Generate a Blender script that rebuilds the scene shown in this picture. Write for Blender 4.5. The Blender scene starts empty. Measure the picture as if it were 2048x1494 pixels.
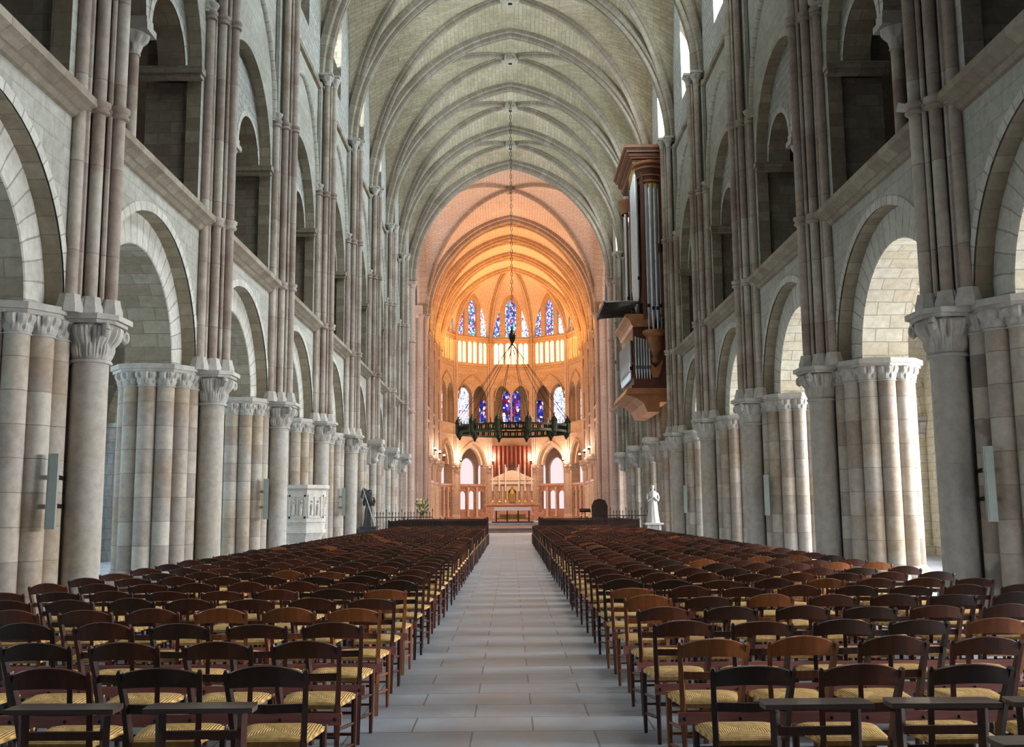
import bpy, bmesh, math, random
from mathutils import Vector, Matrix
random.seed(7)
R = math.radians
PI = math.pi
COL = bpy.context.scene.collection
SC = bpy.context.scene

# ------------------------------------------------------------------ helpers
class MB:
    """collects shapes, then links them as one mesh object"""
    def __init__(s): s.v = []; s.f = []; s.uv = []; s.hasuv = False; s.mi = []
    def add(s, vs, fs, uvs=None, m=0):
        b = len(s.v)
        s.v.extend([tuple(p) for p in vs])
        s.f.extend([tuple(b + i for i in f) for f in fs])
        s.mi.extend([m] * len(fs))
        if uvs: s.hasuv = True; s.uv.extend(uvs)
        else: s.uv.extend([(0, 0)] * len(vs))
    def quad(s, a, b, c, d, uv=None, m=0): s.add([a, b, c, d], [(0, 1, 2, 3)], uv, m)
    def box(s, x0, y0, z0, x1, y1, z1, m=0):
        if x0 > x1: x0, x1 = x1, x0
        if y0 > y1: y0, y1 = y1, y0
        v = [(x0, y0, z0), (x1, y0, z0), (x1, y1, z0), (x0, y1, z0), (x0, y0, z1), (x1, y0, z1), (x1, y1, z1), (x0, y1, z1)]
        s.add(v, [(0, 3, 2, 1), (4, 5, 6, 7), (0, 1, 5, 4), (1, 2, 6, 5), (2, 3, 7, 6), (3, 0, 4, 7)], None, m)
    def bar(s, p, q, w, h, w2=None, h2=None, m=0):
        p = Vector(p); q = Vector(q); d = (q - p).normalized()
        side = d.cross(Vector((0, 0, 1)))
        if side.length < 1e-3: side = Vector((1, 0, 0))
        side.normalize(); up = side.cross(d).normalized()
        w2 = w if w2 is None else w2; h2 = h if h2 is None else h2
        vs = []
        for c, ww, hh in ((p, w, h), (q, w2, h2)):
            for a, b in ((-1, -1), (1, -1), (1, 1), (-1, 1)): vs.append(c + side * (a * ww / 2) + up * (b * hh / 2))
        s.add(vs, [(0, 1, 2, 3), (7, 6, 5, 4), (0, 4, 5, 1), (1, 5, 6, 2), (2, 6, 7, 3), (3, 7, 4, 0)], None, m)
    def tube(s, pts, r, n=8, m=0, cap=True):
        pts = [Vector(p) for p in pts]
        rs = r if isinstance(r, (list, tuple)) else [r] * len(pts)
        vs = []; up = None
        for i, p in enumerate(pts):
            d = (pts[min(i + 1, len(pts) - 1)] - pts[max(i - 1, 0)]).normalized()
            if up is None:
                up = Vector((0, 0, 1)) if abs(d.z) < .9 else Vector((1, 0, 0))
            a = d.cross(up).normalized(); up = a.cross(d).normalized()
            for k in range(n):
                t = 2 * PI * k / n
                vs.append(p + (a * math.cos(t) + up * math.sin(t)) * rs[i])
        fs = []
        for i in range(len(pts) - 1):
            for k in range(n):
                fs.append((i * n + k, i * n + (k + 1) % n, (i + 1) * n + (k + 1) % n, (i + 1) * n + k))
        if cap:
            fs.append(tuple(range(n))[::-1]); fs.append(tuple(range((len(pts) - 1) * n, len(pts) * n)))
        s.add(vs, fs, None, m)
    def lathe(s, prof, n=24, cx=0, cy=0, cz=0, mod=None, m=0, a0=0, a1=2 * PI, sx=1, sy=1):
        full = abs(a1 - a0 - 2 * PI) < 1e-6
        cols = n if full else n + 1
        vs = []
        for (r, z) in prof:
            for k in range(cols):
                t = a0 + (a1 - a0) * k / n
                rr = r * (mod(t, z) if mod else 1)
                vs.append((cx + rr * math.cos(t) * sx, cy + rr * math.sin(t) * sy, cz + z))
        fs = []
        for i in range(len(prof) - 1):
            for k in range(n):
                k2 = (k + 1) % cols
                fs.append((i * cols + k, i * cols + k2, (i + 1) * cols + k2, (i + 1) * cols + k))
        if full and prof[0] != prof[-1]:
            if prof[0][0] > 1e-4: fs.append(tuple(range(cols))[::-1])
            if prof[-1][0] > 1e-4: fs.append(tuple(range((len(prof) - 1) * cols, len(prof) * cols)))
        s.add(vs, fs, None, m)
    def grid(s, fn, nu, nv, uvf=None, m=0):
        vs = []; uv = []
        for i in range(nu + 1):
            for j in range(nv + 1):
                u, v = i / nu, j / nv
                vs.append(fn(u, v)); uv.append(uvf(u, v) if uvf else (u, v))
        fs = [(i * (nv + 1) + j, (i + 1) * (nv + 1) + j, (i + 1) * (nv + 1) + j + 1, i * (nv + 1) + j + 1) for i in range(nu) for j in range(nv)]
        s.add(vs, fs, uv, m)
    def sphere(s, c, r, n=12, sz=1.0, m=0):
        s.lathe([(r * math.sin(PI * i / n) if 0 < i < n else 0.0005, -r * math.cos(PI * i / n) * sz) for i in range(n + 1)], n * 2 if n < 8 else n + 6, c[0], c[1], c[2], m=m)
    def prism(s, poly, fn, d0, d1, m=0):
        """poly: list of 2D pts; fn(a,b,d)->3D; extruded d0..d1"""
        n = len(poly)
        vs = [fn(a, b, d0) for a, b in poly] + [fn(a, b, d1) for a, b in poly]
        fs = [tuple(range(n)), tuple(range(n, 2 * n))[::-1]] + [(i, (i + 1) % n, n + (i + 1) % n, n + i) for i in range(n)]
        s.add(vs, fs, None, m)
    def sweep(s, path, fn, prof, closed=True, m=0):
        """path: (t,z) pts of a planar curve; prof: (depth, outward) pts; fn(t,z,d)->3D"""
        n = len(path); k = len(prof); vs = []; uv = []; L = 0
        pl = [0]
        for i in range(1, k): pl.append(pl[-1] + math.hypot(prof[i][0] - prof[i - 1][0], prof[i][1] - prof[i - 1][1]))
        for i, (t, z) in enumerate(path):
            if i: L += math.hypot(t - path[i - 1][0], z - path[i - 1][1])
            a = path[max(i - 1, 0)]; b = path[min(i + 1, n - 1)]
            dt, dz = b[0] - a[0], b[1] - a[1]; l = math.hypot(dt, dz) or 1
            nt, nz = -dz / l, dt / l
            if i not in (0, n - 1):
                # widen at a pointed crown
                a1 = (t - a[0], z - a[1]); b1 = (b[0] - t, b[1] - z)
                la = math.hypot(*a1); lb = math.hypot(*b1)
                c = (a1[0] * b1[0] + a1[1] * b1[1]) / max(la * lb, 1e-9)
                w = 1 / max(math.sqrt(max((1 + c) / 2, .2)), .4)
            else: w = 1
            for j, (d, o) in enumerate(prof):
                vs.append(fn(t + nt * o * w, z + nz * o * w, d)); uv.append((pl[j], L))
        fs = []
        for i in range(n - 1):
            for j in range(k if closed else k - 1):
                j2 = (j + 1) % k
                fs.append((i * k + j, i * k + j2, (i + 1) * k + j2, (i + 1) * k + j))
        if closed: fs.append(tuple(range(k))); fs.append(tuple(range((n - 1) * k, n * k)))
        s.add(vs, fs, uv, m)
    def mesh(s, name, mat, smooth=None, fix=True):
        me = bpy.data.meshes.new(name)
        me.from_pydata(s.v, [], s.f)
        if s.hasuv:
            l = me.uv_layers.new(name='UVMap')
            vi = [0] * len(me.loops); me.loops.foreach_get('vertex_index', vi)
            flat = [c for i in vi for c in s.uv[i]]
            l.data.foreach_set('uv', flat)
        mats = mat if isinstance(mat, (list, tuple)) else [mat]
        for x in mats: me.materials.append(x)
        if len(mats) > 1: me.polygons.foreach_set('material_index', s.mi)
        if fix:
            bm = bmesh.new(); bm.from_mesh(me)
            bmesh.ops.recalc_face_normals(bm, faces=bm.faces); bm.to_mesh(me); bm.free()
        if smooth:
            me.polygons.foreach_set('use_smooth', [True] * len(me.polygons))
            me.set_sharp_from_angle(angle=R(smooth))
        me.update()
        return me
    def build(s, name, mat, parent=None, smooth=None, fix=True, loc=None):
        return obj(name, s.mesh(name, mat, smooth, fix), parent, loc)

def obj(name, me, parent=None, loc=None, rz=0):
    o = bpy.data.objects.new(name, me); COL.objects.link(o)
    if parent: o.parent = parent
    if loc: o.location = loc
    if rz: o.rotation_euler = (0, 0, rz)
    return o
def tag(o, label=None, cat=None, group=None, kind=None):
    if label: o['label'] = label
    if cat: o['category'] = cat
    if group: o['group'] = group
    if kind: o['kind'] = kind
    return o
def thing(name, label, cat, loc=(0, 0, 0), rz=0, group=None):
    o = obj(name, None, None, loc, rz); o.empty_display_size = .2
    return tag(o, label, cat, group)
def struct(o): o['kind'] = 'structure'; return o
ORD = ['zeroth', 'first', 'second', 'third', 'fourth', 'fifth', 'sixth', 'seventh', 'eighth', 'ninth', 'tenth', 'eleventh', 'twelfth', 'thirteenth', 'fourteenth',
       'fifteenth', 'sixteenth', 'seventeenth', 'eighteenth', 'nineteenth', 'twentieth', 'twenty-first', 'twenty-second', 'twenty-third', 'twenty-fourth', 'twenty-fifth', 'twenty-sixth']

# ------------------------------------------------------------------ materials
def newmat(name):
    m = bpy.data.materials.new(name); m.use_nodes = True
    nt = m.node_tree; nt.nodes.clear()
    out = nt.nodes.new('ShaderNodeOutputMaterial'); b = nt.nodes.new('ShaderNodeBsdfPrincipled')
    nt.links.new(b.outputs[0], out.inputs[0])
    return m, nt, b
def N(nt, t, **k):
    n = nt.nodes.new('ShaderNode' + t)
    for a, v in k.items(): setattr(n, a, v)
    return n
def mathn(nt, op, a, b=None, c=None):
    n = N(nt, 'Math', operation=op)
    for i, x in enumerate((a, b, c)):
        if x is None: continue
        if isinstance(x, (int, float)): n.inputs[i].default_value = x
        else: nt.links.new(x, n.inputs[i])
    return n.outputs[0]
def ramp(nt, fac, stops):
    r = N(nt, 'ValToRGB'); cr = r.color_ramp
    while len(cr.elements) < len(stops): cr.elements.new(.5)
    for e, (p, c) in zip(cr.elements, stops): e.position = p; e.color = (*c, 1)
    nt.links.new(fac, r.inputs[0]); return r.outputs[0]
def mixc(nt, fac, a, b, mode='MIX'):
    n = N(nt, 'Mix', data_type='RGBA', blend_type=mode)
    if isinstance(fac, (int, float)): n.inputs[0].default_value = fac
    else: nt.links.new(fac, n.inputs[0])
    for i, x in ((6, a), (7, b)):
        if isinstance(x, tuple): n.inputs[i].default_value = (*x, 1)
        else: nt.links.new(x, n.inputs[i])
    return n.outputs[2]
def noise(nt, vec, scale, detail=4, rough=.55):
    n = N(nt, 'TexNoise'); n.inputs['Scale'].default_value = scale; n.inputs['Detail'].default_value = detail; n.inputs['Roughness'].default_value = rough
    nt.links.new(vec, n.inputs['Vector']); return n
def stone(name, c1, c2, mortar, bw=.6, bh=.3, msize=.012, uv=False, stain=(.20, .16, .12), stain_amt=.35, rough=.85, bump=.35, flip=False, nscale=.5, rubble=0, hashx=0):
    m, nt, b = newmat(name)
    geo = N(nt, 'NewGeometry'); pos = geo.outputs['Position']
    if uv:
        tc = N(nt, 'TexCoord'); vec = tc.outputs['UV']
    else:
        sp = N(nt, 'SeparateXYZ'); nt.links.new(pos, sp.inputs[0])
        sn = N(nt, 'SeparateXYZ'); nt.links.new(geo.outputs['True Normal'], sn.inputs[0])
        ax = mathn(nt, 'ABSOLUTE', sn.outputs[0]); ay = mathn(nt, 'ABSOLUTE', sn.outputs[1])
        sel = mathn(nt, 'GREATER_THAN', ax, ay)
        h = N(nt, 'Mix', data_type='FLOAT'); nt.links.new(sel, h.inputs[0]); nt.links.new(sp.outputs[0], h.inputs[2]); nt.links.new(sp.outputs[1], h.inputs[3])
        cb = N(nt, 'CombineXYZ'); nt.links.new(sp.outputs[2], cb.inputs[1]); vec = cb.outputs[0]
        if hashx:
            oi = N(nt, 'ObjectInfo'); nt.links.new(mathn(nt, 'MULTIPLY', oi.outputs['Random'], 9000.0), cb.inputs[0])
        else: nt.links.new(h.outputs[0], cb.inputs[0])
    wn = noise(nt, pos, 1.5, 2)
    wob = N(nt, 'VectorMath', operation='MULTIPLY_ADD'); nt.links.new(wn.outputs[1], wob.inputs[0]); wob.inputs[1].default_value = (.035, .035, 0); nt.links.new(vec, wob.inputs[2])
    br = N(nt, 'TexBrick'); nt.links.new(wob.outputs[0], br.inputs['Vector'])
    br.inputs['Scale'].default_value = 1; br.inputs['Brick Width'].default_value = bw; br.inputs['Row Height'].default_value = bh
    br.inputs['Mortar Size'].default_value = msize; br.inputs['Mortar Smooth'].default_value = .3; br.offset = .5
    br.inputs['Color1'].default_value = (*c1, 1); br.inputs['Color2'].default_value = (*c2, 1); br.inputs['Mortar'].default_value = (*mortar, 1)
    n1 = noise(nt, pos, nscale, 5, .6); n2 = noise(nt, pos, 7, 5, .65)
    f1 = ramp(nt, n1.outputs[0], [(.45, (0, 0, 0)), (.68, (1, 1, 1))])
    f1 = mathn(nt, 'MULTIPLY', f1, stain_amt)
    col = mixc(nt, f1, br.outputs['Color'], stain)
    g = ramp(nt, n2.outputs[0], [(.3, (.80, .80, .80)), (.7, (1.12, 1.12, 1.12))])
    col = mixc(nt, 1.0, col, g, 'MULTIPLY')
    hgt = mathn(nt, 'MULTIPLY_ADD', n2.outputs[0], .5, mathn(nt, 'MULTIPLY', br.outputs['Fac'], -.6))
    if rubble:
        vo = N(nt, 'TexVoronoi'); vo.inputs['Scale'].default_value = 7; nt.links.new(pos, vo.inputs['Vector'])
        rr = ramp(nt, vo.outputs['Distance'], [(.0, (1.1, 1.1, 1.1)), (.6, (.72, .72, .72))])
        col = mixc(nt, rubble, col, rr, 'MULTIPLY')
        hgt = mathn(nt, 'MULTIPLY_ADD', vo.outputs['Distance'], -1.0, hgt)
    bp = N(nt, 'Bump'); bp.inputs['Strength'].default_value = bump; bp.inputs['Distance'].default_value = .03
    nt.links.new(hgt, bp.inputs['Height']); nt.links.new(bp.outputs[0], b.inputs['Normal'])
    nt.links.new(col, b.inputs['Base Color']); b.inputs['Roughness'].default_value = rough
    b.inputs['Specular IOR Level'].default_value = .25
    return m
def plain(name, c, rough=.5, metal=0, var=.25, scale=8, spec=.5, bump=0, coat=0, emit=None, es=0):
    m, nt, b = newmat(name)
    geo = N(nt, 'NewGeometry'); n = noise(nt, geo.outputs['Position'], scale, 4)
    g = ramp(nt, n.outputs[0], [(.3, (1 - var,) * 3), (.7, (1 + var * .5,) * 3)])
    nt.links.new(mixc(nt, 1.0, c, g, 'MULTIPLY'), b.inputs['Base Color'])
    b.inputs['Roughness'].default_value = rough; b.inputs['Metallic'].default_value = metal; b.inputs['Specular IOR Level'].default_value = spec
    if coat: b.inputs['Coat Weight'].default_value = coat; b.inputs['Coat Roughness'].default_value = .15
    if bump:
        bp = N(nt, 'Bump'); bp.inputs['Strength'].default_value = bump; bp.inputs['Distance'].default_value = .01
        nt.links.new(n.outputs[0], bp.inputs['Height']); nt.links.new(bp.outputs[0], b.inputs['Normal'])
    if emit:
        b.inputs['Emission Color'].default_value = (*emit, 1); b.inputs['Emission Strength'].default_value = es
    return m
def wood(name, c1, c2, rough=.38, axis=2, coat=.12):
    m, nt, b = newmat(name)
    tc = N(nt, 'TexCoord'); mp = N(nt, 'Mapping'); nt.links.new(tc.outputs['Object'], mp.inputs[0])
    s = [22, 22, 22]; s[axis] = 2.0; mp.inputs['Scale'].default_value = s
    n = noise(nt, mp.outputs[0], 1.6, 6, .6)
    oi = N(nt, 'NewGeometry'); big = noise(nt, oi.outputs['Position'], 1.3, 2)
    c = ramp(nt, n.outputs[0], [(.3, c1), (.7, c2)])
    g = ramp(nt, big.outputs[0], [(.35, (.72,) * 3), (.65, (1.25,) * 3)])
    nt.links.new(mixc(nt, 1, c, g, 'MULTIPLY'), b.inputs['Base Color'])
    b.inputs['Roughness'].default_value = rough; b.inputs['Coat Weight'].default_value = coat; b.inputs['Coat Roughness'].default_value = .2
    return m
def emis(name, c, s):
    m = bpy.data.materials.new(name); m.use_nodes = True; nt = m.node_tree; nt.nodes.clear()
    o = N(nt, 'OutputMaterial'); e = N(nt, 'Emission'); e.inputs[0].default_value = (*c, 1); e.inputs[1].default_value = s
    nt.links.new(e.outputs[0], o.inputs[0]); return m
def glass_stained(name, stops, s, scale=5.5, lead=.035):
    m = bpy.data.materials.new(name); m.use_nodes = True; nt = m.node_tree; nt.nodes.clear()
    o = N(nt, 'OutputMaterial'); e = N(nt, 'Emission'); e.inputs[1].default_value = s
    geo = N(nt, 'NewGeometry'); mp = N(nt, 'Mapping'); nt.links.new(geo.outputs['Position'], mp.inputs[0]); mp.inputs['Scale'].default_value = (1, 1, .7)
    v = N(nt, 'TexVoronoi'); v.inputs['Scale'].default_value = scale; nt.links.new(mp.outputs[0], v.inputs['Vector'])
    sep = N(nt, 'SeparateColor'); nt.links.new(v.outputs['Color'], sep.inputs[0])
    c = ramp(nt, sep.outputs[0], stops); c.node.color_ramp.interpolation = 'CONSTANT'
    v2 = N(nt, 'TexVoronoi', feature='DISTANCE_TO_EDGE'); v2.inputs['Scale'].default_value = scale; nt.links.new(mp.outputs[0], v2.inputs['Vector'])
    lead = ramp(nt, v2.outputs['Distance'], [(lead, (.01, .01, .012)), (lead * 1.8, (1, 1, 1))])
    nt.links.new(mixc(nt, 1, c, lead, 'MULTIPLY'), e.inputs[0]); nt.links.new(e.outputs[0], o.inputs[0]); return m

M = {}
M['wall'] = stone('pale_limestone', (.47, .47, .42), (.38, .38, .33), (.34, .33, .29), .62, .30, stain=(.30, .29, .24), stain_amt=.5, bump=.3)
M['rubble'] = stone('rubble_limestone', (.56, .58, .55), (.46, .47, .44), (.36, .37, .35), .4, .2, .02, stain=(.30, .31, .28), stain_amt=.4, bump=.6, rubble=.8)
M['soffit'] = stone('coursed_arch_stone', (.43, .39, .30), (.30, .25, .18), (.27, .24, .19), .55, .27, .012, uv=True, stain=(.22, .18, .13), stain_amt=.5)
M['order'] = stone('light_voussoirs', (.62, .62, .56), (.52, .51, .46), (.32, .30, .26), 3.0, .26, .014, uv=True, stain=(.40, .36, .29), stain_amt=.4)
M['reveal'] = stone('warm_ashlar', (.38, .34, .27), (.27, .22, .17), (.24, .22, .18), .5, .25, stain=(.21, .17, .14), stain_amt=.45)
M['shaft'] = stone('drum_stone', (.54, .50, .43), (.37, .30, .26), (.26, .22, .20), 40, 1.35, .008, stain=(.27, .19, .15), stain_amt=.8, bump=.25, nscale=.9, hashx=1)
M['pier'] = stone('banded_pier_stone', (.56, .52, .45), (.36, .31, .28), (.27, .24, .21), 40, .47, .008, stain=(.36, .25, .14), stain_amt=.7, bump=.3, nscale=.8, hashx=1)
M['column'] = stone('column_limestone', (.50, .48, .44), (.43, .40, .37), (.40, .37, .34), 60, 2.2, .004, stain=(.40, .32, .22), stain_amt=.6, bump=.25, nscale=.6)
M['carved'] = stone('carved_limestone', (.54, .52, .48), (.50, .48, .44), (.45, .43, .40), 9, 9, .001, stain=(.32, .28, .24), stain_amt=.4, bump=.3)
M['vault'] = stone('vault_webbing', (.52, .47, .35), (.42, .37, .27), (.23, .20, .14), .55, .20, .010, uv=True, stain=(.24, .22, .13), stain_amt=.55, bump=.3, nscale=.35)
M['rib'] = stone('rib_stone', (.36, .33, .27), (.28, .24, .19), (.20, .17, .14), 9, .42, .012, uv=True, stain=(.25, .22, .16), stain_amt=.6, bump=.2)
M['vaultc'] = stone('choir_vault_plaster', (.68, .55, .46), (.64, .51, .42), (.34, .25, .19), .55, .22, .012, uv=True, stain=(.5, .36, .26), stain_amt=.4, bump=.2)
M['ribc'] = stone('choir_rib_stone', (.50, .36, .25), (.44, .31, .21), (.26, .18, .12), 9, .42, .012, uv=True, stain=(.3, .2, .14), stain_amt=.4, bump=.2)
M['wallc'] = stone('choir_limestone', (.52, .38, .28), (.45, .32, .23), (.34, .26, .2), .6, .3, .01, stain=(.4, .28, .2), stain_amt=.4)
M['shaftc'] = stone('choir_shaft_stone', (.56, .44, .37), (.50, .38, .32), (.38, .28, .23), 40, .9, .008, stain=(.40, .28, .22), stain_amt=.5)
M['aisler'] = stone('daylit_cream_ashlar', (.70, .66, .54), (.62, .54, .38), (.42, .38, .30), .6, .27, .012, stain=(.55, .50, .40), stain_amt=.3)  # organ side aisle stone; strong window light put into the pale cream
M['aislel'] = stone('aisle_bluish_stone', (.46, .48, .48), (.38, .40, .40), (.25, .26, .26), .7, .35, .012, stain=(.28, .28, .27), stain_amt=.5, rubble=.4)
M['dwood'] = wood('walnut_varnish', (.034, .008, .004), (.080, .019, .008))
M['rwood'] = wood('red_brown_varnish', (.060, .015, .007), (.12, .032, .013))
M['owood'] = wood('orange_varnish', (.17, .050, .012), (.32, .10, .026))
M['bwood'] = wood('black_brown_varnish', (.020, .008, .005), (.045, .015, .008))
M['oak'] = wood('lit_organ_oak', (.34, .13, .05), (.46, .20, .08), .45, 2, .15)  # lighter oak copy; highlight on cornices and fillets put into the colour
M['oakd'] = wood('shaded_organ_oak', (.10, .028, .014), (.16, .048, .022), .5, 2, .15)  # darker oak copy; shade of case and coves put into the colour
M['batten'] = wood('pinkish_batten_wood', (.28, .09, .075), (.40, .15, .12), .35, 0, .3)
M['shelf'] = wood('sheen_shelf_wood', (.07, .045, .038), (.13, .085, .07), .4, 0, .2)  # greyish sheen of the shelf tops put into the wood colour
M['gold'] = plain('gilt_carving', (.62, .42, .14), .35, .8, .3, 20)
M['tin'] = plain('organ_pipe_tin', (.74, .75, .80), .28, .9, .12, 3)
M['iron'] = plain('black_iron', (.018, .018, .018), .45, .6, .2)
M['bronze'] = plain('green_bronze_crown', (.055, .052, .026), .35, .8, .5, 14)
M['slate'] = plain('dark_slate', (.05, .055, .06), .4)
M['speaker'] = plain('grey_green_loudspeaker', (.27, .31, .28), .55, 0, .08)
M['white'] = plain('white_marble', (.50, .49, .47), .4, 0, .12, 5)
M['dark'] = plain('dark_bronze_figure', (.06, .055, .05), .35, .5, .4)
M['cloth'] = plain('white_altar_cloth', (.80, .74, .72), .8, 0, .08)
M['red'] = plain('red_niche_paint', (.55, .06, .03), .6)
M['curtain'] = plain('dark_red_hanging', (.20, .055, .035), .85)
M['marble'] = plain('pink_marble', (.55, .30, .22), .35, 0, .4, 6)
M['cream'] = plain('cream_retable_stone', (.78, .62, .46), .5, 0, .15, 5)
M['pulpit'] = plain('pale_pulpit_stone', (.66, .63, .58), .6, 0, .15, 6, bump=.3)
M['candle'] = plain('candle_wax', (.85, .76, .70), .5)
M['leaf'] = plain('flower_leaves', (.12, .16, .05), .7)
M['petal'] = plain('cream_petals', (.8, .66, .35), .7)
M['choirwood'] = wood('choir_floor_boards', (.22, .12, .08), (.30, .17, .11), .5, 0, 0)
M['daylight'] = emis('overcast_daylight_pane', (.86, .95, 1.0), 4.0)
M['dayleft'] = emis('dull_daylight_pane', (.70, .88, .95), .55)
M['dayleftc'] = emis('dull_green_daylight_pane', (.55, .78, .78), .45)
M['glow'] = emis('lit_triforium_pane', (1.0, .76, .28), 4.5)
M['pink'] = emis('pale_pink_daylight_pane', (1.0, .80, .82), .95)
M['lamp'] = emis('warm_lamp', (1.0, .85, .62), 16)
M['sgblue'] = glass_stained('blue_violet_stained_glass', [(0, (.03, .04, .40)), (.22, (.16, .10, .62)), (.40, (.30, .02, .05)), (.55, (.02, .10, .45)), (.68, (.55, .30, .70)), (.78, (.05, .02, .12)), (.88, (.9, .82, .95))], 1.1, 4.2)
M['sgwhite'] = glass_stained('white_stained_glass', [(0, (.95, .95, 1.0)), (.40, (.25, .30, .62)), (.52, (.9, .9, 1.0)), (.70, (.42, .05, .16)), (.78, (.95, .92, .85)), (.90, (.18, .34, .50))], 1.9, 9, .03)
M['sgmix'] = glass_stained('many_coloured_stained_glass', [(0, (.05, .10, .45)), (.20, (.78, .82, .95)), (.36, (.45, .05, .07)), (.48, (.12, .40, .62)), (.62, (.04, .05, .30)), (.74, (.80, .78, .9)), (.84, (.08, .34, .24)), (.92, (.50, .10, .42))], 1.9, 9, .03)

M['vault2'] = plain('keystone_stone', (.40, .38, .31), .8, 0, .25, 9, bump=.3)
def rushmat():
    m, nt, b = newmat('woven_rush')
    tc = N(nt, 'TexCoord'); sp = N(nt, 'SeparateXYZ'); nt.links.new(tc.outputs['Object'], sp.inputs[0])
    x = mathn(nt, 'ABSOLUTE', sp.outputs[0]); y = mathn(nt, 'ABSOLUTE', mathn(nt, 'SUBTRACT', sp.outputs[1], .19))
    sel = mathn(nt, 'GREATER_THAN', x, y)
    h = N(nt, 'Mix', data_type='FLOAT'); nt.links.new(sel, h.inputs[0]); nt.links.new(y, h.inputs[2]); nt.links.new(x, h.inputs[3])
    w = mathn(nt, 'SINE', mathn(nt, 'MULTIPLY', h.outputs[0], 520.0))
    n = noise(nt, tc.outputs['Object'], 30, 3)
    c = ramp(nt, mathn(nt, 'MULTIPLY_ADD', w, .25, n.outputs[0]), [(.25, (.42, .23, .06)), (.75, (.85, .56, .20))])
    nt.links.new(c, b.inputs['Base Color']); b.inputs['Roughness'].default_value = .6
    bp = N(nt, 'Bump'); bp.inputs['Strength'].default_value = .5; bp.inputs['Distance'].default_value = .004
    nt.links.new(w, bp.inputs['Height']); nt.links.new(bp.outputs[0], b.inputs['Normal'])
    return m
M['rush'] = rushmat()
def floormat():
    m, nt, b = newmat('worn_stone_slabs')
    geo = N(nt, 'NewGeometry'); pos = geo.outputs['Position']
    mp = N(nt, 'Mapping'); nt.links.new(pos, mp.inputs[0])
    br = N(nt, 'TexBrick'); nt.links.new(mp.outputs[0], br.inputs['Vector']); br.inputs['Scale'].default_value = 1
    br.inputs['Brick Width'].default_value = .88; br.inputs['Row Height'].default_value = .5; br.inputs['Mortar Size'].default_value = .007
    br.inputs['Color1'].default_value = (.37, .41, .46, 1); br.inputs['Color2'].default_value = (.28, .31, .35, 1); br.inputs['Mortar'].default_value = (.12, .13, .14, 1)
    n = noise(nt, pos, 2.2, 6, .65); n2 = noise(nt, pos, 14, 4)
    g = ramp(nt, n.outputs[0], [(.3, (.78,) * 3), (.7, (1.18,) * 3)])
    col = mixc(nt, 1, br.outputs['Color'], g, 'MULTIPLY')
    nt.links.new(col, b.inputs['Base Color'])
    rr = mathn(nt, 'MULTIPLY_ADD', n.outputs[0], .35, .28); nt.links.new(rr, b.inputs['Roughness'])
    bp = N(nt, 'Bump'); bp.inputs['Strength'].default_value = .25; bp.inputs['Distance'].default_value = .01
    nt.links.new(mathn(nt, 'MULTIPLY_ADD', n2.outputs[0], .4, mathn(nt, 'MULTIPLY', br.outputs['Fac'], -.7)), bp.inputs['Height']); nt.links.new(bp.outputs[0], b.inputs['Normal'])
    return m
M['floor'] = floormat()

# ------------------------------------------------------------------ curves
def arc(half, rise, n=20, c=0, z0=0):
    """round (rise==half), flattened or pointed arch from -half to +half"""
    pts = []
    if rise <= half * 1.02:
        for i in range(n + 1):
            t = PI - PI * i / n; pts.append((c + half * math.cos(t), z0 + rise * math.sin(t)))
        return pts
    k = (rise * rise - half * half) / (2 * half); Rr = half + k
    a = math.atan2(rise, k)
    for i in range(n // 2 + 1):
        t = PI - a * i / (n // 2); pts.append((c + k + Rr * math.cos(t), z0 + Rr * math.sin(t)))
    return pts + [(2 * c - t, z) for t, z in pts[-2::-1]]

def panel(mb, fn, t0, t1, z0, z1, ops, d0, d1=None, m=0, ms=None, n=16, sill=True):
    """flat wall with arched openings. ops: (tc, half, zb, zs, rise); fn(t,z,d). d1: soffit depth"""
    q = lambda a, b, c, d, mm=m, uv=None: mb.quad(a, b, c, d, uv, mm)
    cur = t0
    for (tc, h, zb, zs, rise) in sorted(ops):
        l, r = tc - h, tc + h
        if l > cur + 1e-4: q(fn(cur, z0, d0), fn(l, z0, d0), fn(l, z1, d0), fn(cur, z1, d0), m, [(cur, z0), (l, z0), (l, z1), (cur, z1)])
        if zb > z0 + 1e-4: q(fn(l, z0, d0), fn(r, z0, d0), fn(r, zb, d0), fn(l, zb, d0), m, [(l, z0), (r, z0), (r, zb), (l, zb)])
        a = arc(h, rise, n, tc, zs)
        for i in range(len(a) - 1):
            (ta, za), (tb, zb2) = a[i], a[i + 1]
            q(fn(ta, za, d0), fn(tb, zb2, d0), fn(tb, z1, d0), fn(ta, z1, d0), m, [(ta, za), (tb, zb2), (tb, z1), (ta, z1)])
        if d1 is not None:
            s_ = ms if ms is not None else m
            pth = [(l, zb)] + a + [(r, zb)] if zb < zs - 1e-4 else a
            L = 0
            for i in range(len(pth) - 1):
                (ta, za), (tb, zb2) = pth[i], pth[i + 1]; L2 = L + math.hypot(tb - ta, zb2 - za)
                q(fn(ta, za, d0), fn(tb, zb2, d0), fn(tb, zb2, d1), fn(ta, za, d1), s_, [(d0, L), (d0, L2), (d1, L2), (d1, L)]); L = L2
            if sill and zb > z0 + 1e-4: q(fn(l, zb, d0), fn(r, zb, d0), fn(r, zb, d1), fn(l, zb, d1), s_, [(l, d0), (r, d0), (r, d1), (l, d1)])
        cur = r
    if cur < t1 - 1e-4: q(fn(cur, z0, d0), fn(t1, z0, d0), fn(t1, z1, d0), fn(cur, z1, d0), m, [(cur, z0), (t1, z0), (t1, z1), (cur, z1)])

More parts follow.
